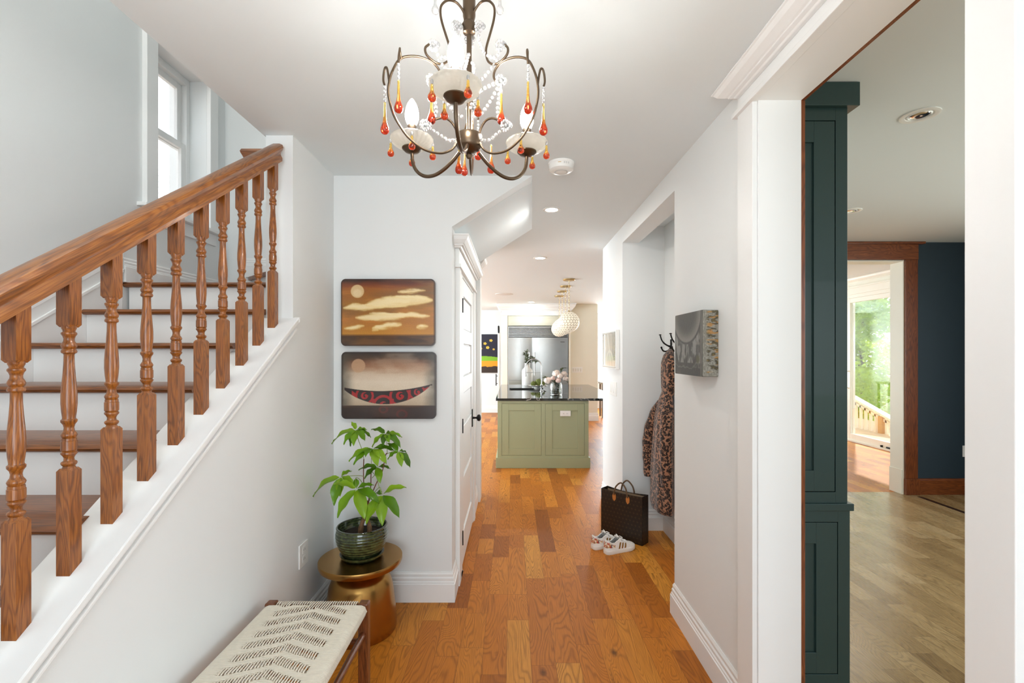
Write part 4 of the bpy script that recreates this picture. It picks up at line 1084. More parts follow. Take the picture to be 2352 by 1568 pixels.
m, nt, p = newmat('leopard_print'); n = NT(nt)
v = n.obj(); wn_ = n.noise(v, 45, 3); v2 = n.node('ShaderNodeVectorMath', operation='ADD'); n.put(v2.inputs[0], v)
nz = n.node('ShaderNodeTexNoise'); nz.inputs['Scale'].default_value = 38; nz.inputs['Detail'].default_value = 2; n.put(nz.inputs['Vector'], v)
sc = n.node('ShaderNodeVectorMath', operation='SCALE'); n.put(sc.inputs[0], nz.outputs['Color']); sc.inputs['Scale'].default_value = .028
n.nt.links.new(sc.outputs[0], v2.inputs[1])
vo = n.voro(v2.outputs[0], 52, 'F1', 1.0); ed = n.voro(v2.outputs[0], 66, 'DISTANCE_TO_EDGE', .95)
tanc = n.mix(n.noise(v, 7, 2), srgb(176, 130, 100), srgb(150, 104, 80))
colr = n.ramp(vo[0], [(.56, (1, 1, 1)), (.64, (0, 0, 0))])
core = n.ramp(vo[0], [(.12, (1, 1, 1)), (.2, (0, 0, 0))])
brk = n.ramp(n.noise(v, 75, 2), [(.36, (0, 0, 0)), (.42, (1, 1, 1))])
c1 = n.mix(colr, tanc, srgb(30, 20, 18)); c1 = n.mix(n.m('MULTIPLY', core, .7), c1, srgb(110, 68, 46))
c1 = n.mix(n.m('MULTIPLY', n.m('SUBTRACT', 1.0, brk), .8), c1, srgb(158, 114, 88))
n.put(p.inputs['Base Color'], c1); p.inputs['Roughness'].default_value = .9; p.inputs['Sheen Weight'].default_value = .3
n.put(p.inputs['Normal'], n.bump(n.noise(v, 300, 2), .5, .003))
leo = m
ct = thing('coat', (1.20, 3.82, .285), 'long leopard print hooded coat hanging from the niche hook', 'coat')
def loops(rows, name, par, seg=72, mat_=None, fold=7, fa=.0, capb=True):
    """rows: (z, xc, yc, a (depth), b (width), fold amplitude)"""
    v = []; f = []
    for z, xc, yc, a, b, fo in rows:
        for k in range(seg):
            t = 2 * math.pi * k / seg
            q = 1 + fo * (math.sin(t * fold + z * 3.1) * .6 + math.sin(t * (fold + 4) - z * 4.3) * .4)
            x = xc + a * q * math.cos(t); y = yc + b * (1 + fo * .5 * math.sin(t * 5 + z * 5)) * math.sin(t)
            v.append((min(x, 1.288), min(y, 4.035), z))
    nr = len(rows)
    for i in range(nr - 1):
        for k in range(seg):
            f.append((i * seg + k, i * seg + (k + 1) % seg, (i + 1) * seg + (k + 1) % seg, (i + 1) * seg + k))
    if capb: f += [tuple(range(seg)), tuple(range((nr - 1) * seg, nr * seg))]
    return MB().add(v, f).build(name, mat_ or leo, par, smooth=80)
def rowset(keys, n_=60):
    ks = np.array(keys); zs = np.linspace(ks[0, 0], ks[-1, 0], n_)
    o = np.argsort(ks[:, 0]); return [(z,) + tuple(np.interp(z, ks[o, 0], ks[o, i]) for i in range(1, 6)) for z in zs]
def bodykey(z, t, a, b, yc, fo): return (z, t * yc + math.sqrt(a * a + (t * b) ** 2), yc, a, b, fo)
body = [bodykey(.262, .292, .062, .185, 3.80, .10), bodykey(.30, .290, .068, .195, 3.80, .10), bodykey(.60, .291, .070, .19, 3.80, .10), bodykey(.80, .294, .066, .18, 3.81, .09),
        bodykey(1.0, .298, .060, .165, 3.81, .08), bodykey(1.10, .304, .052, .13, 3.82, .06), bodykey(1.16, .310, .042, .085, 3.82, .05), bodykey(1.20, .3140, .036, .07, 3.82, .04)]
loops(rowset(body), 'coat_body', ct)
hood = [bodykey(1.17, .3145, .040, .075, 3.82, .03), bodykey(1.24, .3118, .050, .10, 3.82, .04), bodykey(1.33, .3110, .054, .115, 3.82, .05), bodykey(1.43, .3118, .048, .105, 3.83, .05),
        bodykey(1.49, .3165, .036, .075, 3.84, .04), bodykey(1.525, .3245, .020, .045, 3.85, .02), bodykey(1.543, .330, .006, .015, 3.86, .0)]
loops(rowset(hood, 30), 'hood', ct, fold=5)
def sleeve(pts, name, rr):
    P = smoothpts(pts, 8); n_ = len(P); b = MB()
    b.tube(P, [np.interp(i / (n_ - 1), [0, .15, .5, .8, 1], rr) * (1 + .05 * math.sin(i * .9)) for i in range(n_)], 20)
    b.build(name, leo, ct, smooth=80)
sleeve([(1.225, 3.87, 1.12), (1.190, 3.93, 1.02), (1.150, 3.965, .88), (1.134, 3.975, .74), (1.134, 3.97, .60), (1.142, 3.965, .485)], 'sleeve', [.03, .048, .050, .044, .046])
sleeve([(1.225, 3.77, 1.12), (1.20, 3.70, 1.02), (1.185, 3.66, .88), (1.18, 3.65, .74), (1.18, 3.65, .60), (1.185, 3.65, .485)], 'sleeve', [.03, .048, .050, .044, .046])
# MB().tube(smoothpts([(1.140, 3.78, 1.12), (1.136, 3.77, .9), (1.122, 3.76, .6), (1.120, 3.76, .29)], 6), .004, 6).build('front_edge', M['dark'], ct, smooth=60)

# ================================================================== TOTE BAG
th = math.atan2(-.258, .273)
bag = thing('tote_bag', (.908, 3.872, 0), 'tall dark brown monogram canvas tote bag standing on the floor', 'bag', rz=th)
m, nt, p = newmat('brown_monogram_canvas'); n = NT(nt)
x = n.xyz(n.obj()); S_ = 1 / .032
u = n.m('MULTIPLY', n.m('ADD', x[0], x[1]), S_); w_ = n.m('MULTIPLY', x[2], S_)
row = n.m('FLOOR', w_); fu = n.m('SUBTRACT', n.m('FRACT', n.m('ADD', u, n.m('MULTIPLY', n.m('MODULO', row, 2.0), .5))), .5); fw_ = n.m('SUBTRACT', n.m('FRACT', w_), .5)
rad = n.m('SQRT', n.m('ADD', n.m('MULTIPLY', fu, fu), n.m('MULTIPLY', fw_, fw_))); an = n.m('ARCTAN2', fw_, fu)
pet = n.m('SUBTRACT', n.m('ADD', .20, n.m('MULTIPLY', n.m('COSINE', n.m('MULTIPLY', an, 4.0)), .09)), rad)
mot = n.ramp(pet, [(.0, (0, 0, 0)), (.05, (1, 1, 1))])
n.put(p.inputs['Base Color'], n.mix(n.m('MULTIPLY', mot, .55), n.mix(n.noise(n.obj(), 10, 2), srgb(26, 18, 13), srgb(34, 24, 17)), srgb(80, 62, 38)))
p.inputs['Roughness'].default_value = .42
canvas_m = m
hide = plain('tan_leather', srgb(184, 112, 50), .5, var=.1, vs=20)
tube_m = plain('dark_tan_leather', srgb(92, 66, 40), .45, var=.1)
lining = plain('beige_lining', srgb(150, 126, 100), .8)
bw, bd, bh = .376, .098, .381; T_ = .004
b = MB()
def wallquad(p0, p1, z0=0.0, z1=None, sag=0.0):
    p0, p1 = Vector((*p0, 0)), Vector((*p1, 0)); d = p1 - p0; nn_ = Vector((-d.y, d.x, 0)).normalized() * T_
    N = 16; v = []; f = []
    for i in range(N + 1):
        t = i / N; c = p0 + d * t; bow = -sag * math.sin(math.pi * t)
        for off in (Vector((0, 0, 0)), nn_):
            v.append(c + off + Vector((0, 0, 0))); v.append(c + off + Vector((0, 0, bh + bow)))
    for i in range(N):
        a = i * 4; f += [(a, a + 4, a + 5, a + 1), (a + 2, a + 3, a + 7, a + 6), (a + 1, a + 5, a + 7, a + 3), (a, a + 2, a + 6, a + 4)]
    f += [(0, 1, 3, 2), (N * 4, N * 4 + 2, N * 4 + 3, N * 4 + 1)]
    return v, f
hw, hd = bw / 2, bd / 2
b.add(*wallquad((-hw, -hd), (hw, -hd), sag=.006)); b.add(*wallquad((hw, hd), (-hw, hd), sag=.014))
b.add(*wallquad((hw, -hd), (hw + .0, hd))); b.add(*wallquad((-hw, hd), (-hw, -hd)))
b.box(-hw, hw, -hd, hd, 0, .006)
b.build('body', canvas_m, bag, local=True)
MB().box(-hw + .006, hw - .006, hd - .0065, hd - .0045, .02, bh - .018).box(hw - .0065, hw - .0045, -hd + .006, hd - .006, .02, bh - .012).build('lining', lining, bag, local=True)
for y, s in ((-hd, -1), (hd, 1)):
    P = smoothpts([(-.062, y + s * .004, bh - .030), (-.058, y + s * .008, bh + .0), (-.042, y + s * .004, bh + .045), (.0, y, bh + .078), (.042, y + s * .004, bh + .045), (.058, y + s * .008, bh + .0), (.062, y + s * .004, bh - .030)], 6)
    MB().tube(P, .0062, 12).build('handle', tube_m, bag, local=True, smooth=60)
    for x_ in (-.062, .062):
        v = [(x_ - .010, 0, .010), (x_ + .010, 0, .010), (x_ + .017, 0, -.008), (x_ + .015, 0, -.034), (x_, 0, -.052), (x_ - .015, 0, -.034), (x_ - .017, 0, -.008)]
        MB().prism([(q[0], q[2] + bh - .030) for q in v], 1, y + s * .0005, y + s * .0045).build('handle_tab', hide, bag, local=True, bevel=.0015)

# ================================================================== SNEAKERS
m, nt, p = newmat('floral_heel_patch'); n = NT(nt)
vo = n.voro(n.obj(), 130)
n.put(p.inputs['Base Color'], n.ramp(n.xyz(vo[1])[0], [(0, srgb(178, 44, 40)), (.25, srgb(236, 226, 206)), (.5, srgb(186, 142, 74)), (.7, srgb(96, 84, 90)), (.85, srgb(214, 120, 96))], 'CONSTANT'))
floral = m
wl = plain('white_leather', srgb(240, 238, 234), .4, var=.01); rub = plain('white_rubber', srgb(236, 234, 228), .55, var=.01); goldm = plain('metallic_gold_stripe', srgb(150, 112, 52), .35, .5)
gl = plain('grey_shoe_lining', srgb(170, 168, 164), .9)
def shoe_w(t):   # half width along 0..1 heel to toe
    return np.interp(t, [0, .04, .12, .3, .5, .68, .82, .92, .97, 1], [.018, .030, .036, .037, .040, .047, .046, .036, .025, .010])
def shoe(mirror):
    s = thing('sneaker', (0, 0, 0), 'x', 'shoe', 'pair of white sneakers in front of the tote bag')
    L = .272
    def up(pts, nm, mt): MB().add(*pts).build(nm, mt, s, local=True, smooth=55)
    N = 40; v = []; f = []
    lv_ = [(0, .97), (.004, 1.03), (.026, 1.045), (.030, 1.02), (.031, .93)]
    for z, k in lv_:
        for i in range(2 * N):
            q = i if i < N else 2 * N - 1 - i; t = q / (N - 1); sd = 1 if i < N else -1
            v.append((L / 2 + (L * t - L / 2) * (1 + (k - 1) * .3), sd * shoe_w(t) * k, z + .005 * max(0, (t - .8) / .2)))
    n_ = 2 * N
    for i in range(len(lv_) - 1):
        for k in range(n_): f.append((i * n_ + k, i * n_ + (k + 1) % n_, (i + 1) * n_ + (k + 1) % n_, (i + 1) * n_ + k))
    f += [tuple(range(n_)), tuple(range((len(lv_) - 1) * n_, len(lv_) * n_))]
    up((v, f), 'sole', rub)
    rim = lambda t: float(np.interp(t, [0, .06, .15, .25, .36, .46], [.100, .096, .080, .078, .094, .104]))
    # collar: wall running from one side around the heel to the other
    cols = [(t, 1) for t in np.linspace(.46, 0, 26)] + [(t, -1) for t in np.linspace(0, .46, 26)]
    def wall(inset, z0):
        v = []
        for t, sd in cols:
            w = shoe_w(t) * .96
            for j in range(7):
                h = j / 6; z = z0 + (rim(t) - z0) * h; ww = (w - inset) * (1 - .22 * h ** 1.6 * min(1, t / .1 + .25)); xx = L * t + inset * (1 if t < .02 else 0) + (.006 * h * (1 - t / .46))
                v.append((xx, sd * ww, z))
        return v
    def fq(n, m, o=0, flip=False):
        return [(o + i * m + j, o + i * m + j + 1, o + (i + 1) * m + j + 1, o + (i + 1) * m + j) for i in range(n - 1) for j in range(m - 1)]
    C = len(cols); v = wall(0, .028); o2 = len(v); v2 = wall(.005, .034); f = fq(C, 7)
    # padded rim
    rimv = []
    for i, (t, sd) in enumerate(cols): rimv.append(tuple((Vector(v[i * 7 + 6]) + Vector(v2[i * 7 + 6])) / 2))
    up((v, f), 'upper', wl)
    up((v2, fq(C, 7)), 'lining', gl)
    MB().tube(rimv, .0036, 8).build('collar_rim', wl, s, local=True, smooth=60)
    MB().add([(L * t, sd * shoe_w(t) * .86, .036) for t in np.linspace(.02, .60, 12) for sd in (-1, 1)], [(2 * i, 2 * i + 2, 2 * i + 3, 2 * i + 1) for i in range(11)]).build('insole', gl, s, local=True)
    # vamp and toe cap
    ht = lambda t: float(np.interp(t, [.40, .46, .55, .65, .75, .85, .93, .975, 1], [.098, .097, .086, .072, .061, .054, .048, .040, .030]))
    v = []; K = 20; ts = list(np.linspace(.42, .995, 26))
    for t in ts:
        w = shoe_w(t) * .96; hh = ht(t); x_ = L * t
        for k in range(K + 1):
            a = math.pi * k / K; c_, s2 = math.cos(a), math.sin(a)
            v.append((x_, w * (abs(c_) ** .75) * (1 if c_ > 0 else -1), .028 + (hh - .028) * s2 ** .8))
    f = fq(26, K + 1); f.append(tuple(25 * (K + 1) + k for k in range(K + 1)))
    up((v, f), 'vamp', wl)
    v = []
    for t in np.linspace(.76, .992, 14):
        w = shoe_w(t) * .975; hh = ht(t) + .0016
        for k in range(K + 1):
            a = math.pi * k / K; c_, s2 = math.cos(a), math.sin(a); v.append((L * t + .0008, w * (abs(c_) ** .75) * (1 if c_ > 0 else -1), .028 + (hh - .028) * s2 ** .8))
    f = fq(14, K + 1); f.append(tuple(13 * (K + 1) + k for k in range(K + 1)))
    up((v, f), 'toe_cap', rub)
    v = []
    for x_, z_ in ((L * .60, .083), (L * .52, .096), (L * .45, .108), (L * .40, .120), (L * .385, .124)):
        for yy, dz in ((-.022, -.006), (-.012, -.001), (0, .001), (.012, -.001), (.022, -.006)): v.append((x_, yy, z_ + dz))
    o_ = len(v); v += [(a - .003, b_, c - .005) for a, b_, c in v]
    f = fq(5, 5) + [tuple(o_ + q for q in g[::-1]) for g in fq(5, 5)] + [(20 + i, 21 + i, o_ + 21 + i, o_ + 20 + i) for i in range(4)]
    up((v, f), 'tongue', wl)
    la = MB()
    for i, t in enumerate(np.linspace(.46, .70, 6)):
        z_ = ht(t) + .006; w = .019
        la.tube([(L * t - .004, -w, z_ - .008), (L * t, -w * .5, z_), (L * t + .003, w * .5, z_), (L * t + .006, w, z_ - .008)], .0027, 6)
    for sd in (1, -1): la.tube(smoothpts([(L * .46, 0, .108), (L * .44, sd * .020, .122), (L * .50, sd * .034, .112), (L * .49, sd * .010, .104)], 5), .0026, 6)
    la.tube(smoothpts([(L * .47, -.008, .105), (L * .58, -.040, .080), (L * .70, -.050, .056), (L * .80, -.056, .036)], 6), .0022, 6)
    la.build('laces', M['white'], s, local=True, smooth=60)
    def skin(t, z_):
        if t > .46:
            hh = ht(t); s2 = min(1, max(0, (z_ - .028) / (hh - .028))) ** 1.25; return shoe_w(t) * .96 * math.sqrt(max(0, 1 - s2 * s2)) ** .75 + .0012
        h = max(0, min(1, (z_ - .028) / (rim(t) - .028))); return shoe_w(t) * .96 * (1 - .22 * h ** 1.6 * min(1, t / .1 + .25)) + .0012
    for sd in (-1, 1):
        for q in range(3):
            v = []; t0 = .36 + q * .095
            for i in range(8):
                z_ = .034 + .046 * i / 7; tt = t0 + .050 * i / 7
                for e in (0, .050): v.append((L * (tt + e), sd * skin(tt + e, min(z_, .074 - q * .004)), min(z_, .080 - q * .006)))
            MB().add(v, [(2 * i, 2 * i + 1, 2 * i + 3, 2 * i + 2) for i in range(7)]).build('stripe', goldm, s, local=True)
    pts = [(t, 1) for t in np.linspace(.26, 0, 10)] + [(t, -1) for t in np.linspace(0, .26, 10)]; v = []
    for t, sd in pts:
        z1 = rim(t) - .008
        for i in range(6):
            z_ = .050 + (z1 - .050) * i / 5 * (1 if t < .2 else .7); h = max(0, min(1, (z_ - .028) / (rim(t) - .028)))
            v.append((L * t + (.006 * h * (1 - t / .46)) - (.0016 if t < .03 else 0), sd * skin(t, z_), z_))
    MB().add(v, fq(len(pts), 6)).build('heel_patch', floral, s, local=True, smooth=60)
    return s
s1 = shoe(0)
s1.location = (.692, 3.562, 0); s1.rotation_euler = (0, 0, math.atan2(.125, .253)); s1['label'] = 'white sneaker with three gold stripes, nearer of the pair'
s2_ = dup(s1, (.612, 3.650, 0), 'white sneaker partly hidden, the one closer to the tote bag', rz=R(27))

# ================================================================== PLATES, DETECTOR, CEILING LIGHTS
def outlet_on_x(name, x, y0, y1, z0, z1, sgn, label, cat, gangs, kind):
    o = thing(name, (x, (y0 + y1) / 2, z0), label, cat)
    MB().box(x, x + sgn * .006, y0, y1, z0, z1).build('cover_plate', M['white'], o, bevel=.002)
    n_ = gangs; wd = (y1 - y0) / n_
    for i in range(n_):
        yc = y0 + wd * (i + .5)
        if kind == 'switch':
            MB().prism([(x + sgn * .006, z0 + .025), (x + sgn * .011, z0 + .025), (x + sgn * .0065, z1 - .025), (x + sgn * .006, z1 - .025)], 1, yc - .016, yc + .016).build('rocker', M['white'], o, bevel=.001)
        else:
            for zc in (z0 + (z1 - z0) * .3, z0 + (z1 - z0) * .7):
                MB().box(x + sgn * .006, x + sgn * .0075, yc - .016, yc + .016, zc - .017, zc + .017).build('socket_face', M['white'], o, bevel=.004)
                MB().box(x + sgn * .0074, x + sgn * .0078, yc - .008, yc - .006, zc - .004, zc + .007).box(x + sgn * .0074, x + sgn * .0078, yc + .006, yc + .008, zc - .004, zc + .007).build('slot', M['dark'], o)
    return o
outlet_on_x('wall_outlet', -1.0908, 2.415, 2.515, .405, .525, 1, 'white duplex outlet plate on the stair wall behind the bench', 'outlet', 1, 'o')
outlet_on_x('light_switch', .935, 4.27, 4.56, 1.117, 1.245, -1, 'white four-gang light switch plate below the framed picture', 'light switch', 4, 'switch')
o = thing('wall_outlet', (4.86, 5.07, .40), 'white outlet plate low on the dark blue dining wall', 'outlet')
MB().box(4.80, 4.88, 5.063, 5.069, .40, .52).build('cover_plate', M['white'], o, bevel=.002)
MB().box(4.82, 4.86, 5.061, 5.063, .42, .50).build('socket_face', M['white'], o, bevel=.001)

sd = thing('smoke_detector', (.275, 2.70, CZ - .05), 'round white smoke detector on the hall ceiling', 'smoke detector')
MB().lathe([(.060, -.0), (.074, -.0), (.0745, -.010), (.071, -.014), (.071, -.030), (.068, -.040), (.055, -.048), (.030, -.051), (.001, -.052)], (.275, 2.70, CZ), 48, False).build('housing', M['white'], sd, smooth=35)
MB().lathe([(.028, -.0505), (.034, -.0520), (.036, -.0525), (.038, -.0515)], (.275, 2.70, CZ), 40, False).build('vent_ring', plain('pale_grey_plastic', srgb(205, 205, 202), .5), sd, smooth=40)
def arcstrip(a0, a1, z0, z1, nm, mt):
    v = []; N = 8
    for i in range(N + 1):
        a = R(a0 + (a1 - a0) * i / N)
        for z in (z0, z1): v.append((.275 + .0716 * math.cos(a), 2.70 + .0716 * math.sin(a), CZ + z))
    MB().add(v, [(2 * i, 2 * i + 2, 2 * i + 3, 2 * i + 1) for i in range(N)]).build(nm, mt, sd)
arcstrip(250, 264, -.021, -.018, 'yellow_label', plain('yellow_label', srgb(200, 160, 60), .5))
for q in range(4):
    for w_ in range(3): arcstrip(276 + w_ * 10, 283 + w_ * 10 - (q % 2) * 2, -.017 - q * .003, -.016 - q * .003, 'printed_line', plain('grey_print', srgb(150, 150, 150), .6))

lit = glow('lit_downlight', (1, .96, .88), 14.0)
def can(x, y, z, r, label, on=True, group='recessed lights in the hall and kitchen ceiling', power=4.5):
    o = thing('recessed_light', (x, y, z - .004), label, 'recessed light', group)
    MB().lathe([(r * .70, 0), (r, 0), (r, -.004), (r * .86, -.007), (r * .72, -.004), (r * .70, 0)], (x, y, z), 40, False).build('trim_ring', M['white'], o, smooth=40)
    if on:
        MB().lathe([(.001, -.002), (r * .71, -.002), (r * .71, -.0005), (.001, -.0005)], (x, y, z), 32, False).build('lamp', lit, o)
        l_ = bpy.data.lights.new('downlight', 'AREA'); l_.shape = 'DISK'; l_.size = r * 1.3; l_.energy = power; l_.color = (1, .97, .92)
        lo = bpy.data.objects.new('downlight', l_); COL.objects.link(lo); lo.parent = o; lo.location = (0, 0, -.006)
    else:
        MB().lathe([(.001, -.0045), (r * .30, -.008), (r * .46, -.004), (r * .50, -.001)], (x, y, z), 32, False).build('lamp', M['chrome'], o, smooth=60)
        MB().lathe([(r * .50, -.001), (r * .56, -.006), (r * .62, -.001)], (x, y, z), 32, False).build('gimbal_ring', M['white'], o, smooth=40)
    return o
can(.292, 3.573, CZ, .066, 'lit round recessed light in the corridor ceiling beside the coat niche')
can(.31, 5.40, CZ, .078, 'lit recessed light just inside the kitchen, between corridor and pendants')
can(.397, 10.07, CZ, .078, 'small lit recessed light near the refrigerator')
can(2.02, 2.356, 2.69, .082, 'unlit recessed light with silver lamp in the dining room ceiling', False, 'recessed lights in the dining room ceiling')
can(2.805, 3.945, 2.69, .082, 'unlit recessed light half hidden by the teal cabinet', False, 'recessed lights in the dining room ceiling')
can(4.55, 6.45, 2.78, .078, 'recessed light in the bright garden room ceiling', True, 'recessed lights in the garden room')
sp = thing('ceiling_speaker', (-.16, 8.72, CZ - .006), 'flat round white speaker grille in the kitchen ceiling', 'speaker')
MB().lathe([(.001, -.006), (.150, -.006), (.163, -.004), (.165, 0), (.001, 0)], (-.16, 8.72, CZ), 48, False).build('grille', plain('speaker_grille', srgb(215, 215, 212), .7), sp, smooth=40)

# ================================================================== KITCHEN ISLAND
IY0, IY1 = 6.20, 8.92
isl = thing('kitchen_island', (.4, 7.55, 0), 'sage green kitchen island with two recessed panels at its end', 'kitchen island')
ix0, ix1 = -.200, .992
MB().box(ix0, ix1, IY0 + .035, IY1 - .05, .137, .670).box(ix0, ix1, IY0 + .035, 7.49, .670, .883).box(ix0, ix1, 8.03, IY1 - .05, .670, .883).box(ix0, -.07, 7.49, 8.03, .670, .883).box(.37, ix1, 7.49, 8.03, .670, .883).build('body', M['sage'], isl, bevel=.002)
MB().box(ix0 - .022, ix1 + .022, IY0 + .010, IY1 - .03, 0, .137).build('plinth', M['sage'], isl, bevel=.003)
def shaker(par, x0, x1, z0, z1, y, fw, mt, name='door', rec=.010, th=.018, prefix=None, sx=1):
    """framed panel facing -Y with its face at y"""
    m_ = MB()
    m_.box(x0, x0 + fw, y, y + th, z0, z1); m_.box(x1 - fw, x1, y, y + th, z0, z1); m_.box(x0 + fw, x1 - fw, y, y + th, z0, z0 + fw); m_.box(x0 + fw, x1 - fw, y, y + th, z1 - fw, z1)
    o = m_.build(name, mt, par, bevel=.0015)
    MB().box(x0 + fw, x1 - fw, y + rec, y + th, z0 + fw, z1 - fw).build('recessed_panel', mt, o)
    return o
sy = IY0 + .020
MB().box(ix0, ix0 + .052, sy, sy + .02, .137, .883).box(ix1 - .052, ix1, sy, sy + .02, .137, .883).box(ix0 + .052, ix1 - .052, sy, sy + .02, .137, .165).box(ix0 + .052, ix1 - .052, sy, sy + .02, .845, .883).box(.375, .425, sy, sy + .02, .165, .845).build('face_frame', M['sage'], isl, bevel=.001)
shaker(isl, ix0 + .0555, .3715, .168, .842, sy + .001, .088, M['sage'])
shaker(isl, .4285, ix1 - .0555, .168, .842, sy + .001, .088, M['sage'])
MB().box(ix0 + .05, ix1 - .05, sy + .016, sy + .02, .16, .85).build('shadow_gap', M['dark'], isl)
m, nt, p = newmat('black_marble'); n = NT(nt)
v = n.noise(n.obj(), 1.3, 5, .6, 1.6); vein = n.ramp(n.m('ABSOLUTE', n.m('SUBTRACT', v, .5)), [(0, (1, 1, 1)), (.006, (0, 0, 0))])
n.put(p.inputs['Base Color'], n.mix(n.m('MULTIPLY', vein, .8), srgb(38, 40, 36), srgb(225, 222, 214))); p.inputs['Roughness'].default_value = .05; p.inputs['Specular IOR Level'].default_value = .65
marble = m
ct_ = thing('island_countertop', (.59, 7.55, .883), 'polished black marble countertop with white veins on the island', 'countertop')
sx0, sx1, sy0, sy1 = -.06, .36, 7.50, 8.02     # sink cut-out
cb = MB()
cb.box(ix0 - .022, 1.42, IY0, sy0, .883, .915); cb.box(ix0 - .022, 1.42, sy1, IY1, .883, .915); cb.box(ix0 - .022, sx0, sy0, sy1, .883, .915); cb.box(sx1, 1.42, sy0, sy1, .883, .915)
cb.build('slab', marble, ct_)
sk_ = thing('sink', (.15, 7.76, .68), 'dark undermount sink set into the island countertop', 'sink')
MB().box(sx0 + .001, sx0 + .012, sy0 + .001, sy1 - .001, .69, .905).box(sx1 - .012, sx1 - .001, sy0 + .001, sy1 - .001, .69, .905).box(sx0 + .012, sx1 - .012, sy0 + .001, sy0 + .012, .69, .905).box(sx0 + .012, sx1 - .012, sy1 - .012, sy1 - .001, .69, .905).box(sx0, sx1, sy0, sy1, .68, .69).build('basin', plain('dark_sink', srgb(40, 38, 30), .3), sk_)
MB().lathe([(.001, .6905), (.03, .6905), (.034, .693), (.04, .691)], (.15, 7.76, 0), 20, False).build('drain', M['chrome'], sk_, smooth=40)
io = thing('wall_outlet', (.688, sy, .66), 'white horizontal outlet on the green island end', 'outlet')
ox0, ox1 = (1286.5 - 1178) * 6.22 / F, (1310.6 - 1178) * 6.22 / F
MB().box(ox0, ox1, sy - .004, sy + .001, .680, .752).build('cover_plate', M['white'], io, bevel=.002)
for q in (.33, .67):
    xc = ox0 + (ox1 - ox0) * q; MB().box(xc - .016, xc + .016, sy - .0055, sy - .004, .698, .734).build('socket_face', M['white'], io, bevel=.003)
    MB().box(xc - .006, xc - .004, sy - .006, sy - .0055, .708, .722).box(xc + .004, xc + .006, sy - .006, sy - .0055, .708, .722).build('slot', M['dark'], io)

# faucet
def P2(px, py, Y): return ((px - 1178) * Y / F, Y, H - (py - 810) * Y / F)
FY = 7.35
fc = thing('faucet', (P2(1244, 905, FY)[0], FY, .915), 'tall brushed bridge faucet arching over the island sink', 'faucet')
fx = fc.location.x; hx = P2(1207.5, 840, FY)[0]
r_ = (fx - hx) / 2; xc = (fx + hx) / 2; zt = H - (843 - 810) * FY / F
f = MB().tube([(fx, FY, .915), (fx, FY, zt)] + [(xc + r_ * math.cos(t), FY, zt + r_ * 1.02 * math.sin(t)) for t in np.linspace(0, math.pi, 18)] + [(hx, FY, zt - .03)], .0085, 12)
f.cyl((fx, FY, H - (855 - 810) * FY / F), (hx, FY, H - (855 - 810) * FY / F), .0045, 10)
f.build('spout', M['steel'], fc, smooth=60)
MB().lathe([(.010, 0), (.013, -.02), (.013, -.05), (.019, -.075), (.019, -.105), (.015, -.108), (.001, -.108)], (hx, FY, zt - .03), 18).build('spray_head', M['steel'], fc, smooth=50)
MB().lathe([(.028, .915), (.028, .922), (.017, .930), (.015, 1.0), (.018, 1.005), (.018, 1.02), (.010, 1.03)], (fx, FY, 0), 20).build('base', M['steel'], fc, smooth=50)
MB().cyl((fx, FY, .985), (fx + .085, FY, .995), .006, 8).build('lever', M['steel'], fc, smooth=60)
MB().cyl((fx - .022, FY + .01, .955), (fx + .022, FY - .01, .955), .012, 12).build('valve', M['dark'], fc, smooth=60)

# white vase with olive branches
VY = 8.62
vx = P2(1211, 880, VY)[0]
vs = thing('vase', (vx, VY, .915), 'tall white bottle-shouldered vase holding olive branches on the island', 'vase')
MB().lathe([(.02, .915), (.092, .915), (.097, .925), (.097, 1.175), (.090, 1.205), (.060, 1.235), (.046, 1.255), (.044, 1.315), (.047, 1.322), (.040, 1.322), (.036, 1.25), (.02, 1.24)], (vx, VY, 0), 40).build('body', plain('white_ceramic', srgb(232, 230, 224), .45, var=.01), vs, smooth=40)
og = plain('olive_leaf', srgb(92, 104, 76), .55, var=.25, vs=12); ob = plain('olive_twig', srgb(84, 74, 56), .8)
br = thing('olive_branches', (vx, VY, 1.26), 'grey green olive branches standing in the white vase', 'foliage')
rr = random.Random(5)
tw = MB(); lv_ = MB()
for k_ in range(9):
    a = rr.uniform(0, 6.28); sp_ = rr.uniform(.06, .16); hh = rr.uniform(.06, .24)
    if k_ < 3: a = rr.uniform(-.5, .5); sp_ = .17; hh = .08
    P = smoothpts([(vx, VY, 1.26), (vx + .02 * math.cos(a), VY + .02 * math.sin(a), 1.33), (vx + sp_ * .6 * math.cos(a), VY + sp_ * .6 * math.sin(a), 1.33 + hh * .8), (vx + sp_ * math.cos(a), VY + sp_ * math.sin(a), 1.33 + hh * (1 if k_ > 2 else .2))], 5)
    tw.tube(P, .0022, 5)
    for i in range(4, len(P)):
        for s in (-1, 1):
            d = (P[i] - P[i - 1]).normalized(); q = Vector((rr.uniform(-1, 1), rr.uniform(-1, 1), rr.uniform(-.4, .8))).normalized()
            e = P[i] + (d * .5 + q).normalized() * rr.uniform(.045, .07); leaf(lv_, P[i], e, .0085)
tw.build('twigs', ob, br, smooth=60); tag(lv_.build('leaves', og, br, smooth=80), kind='stuff')

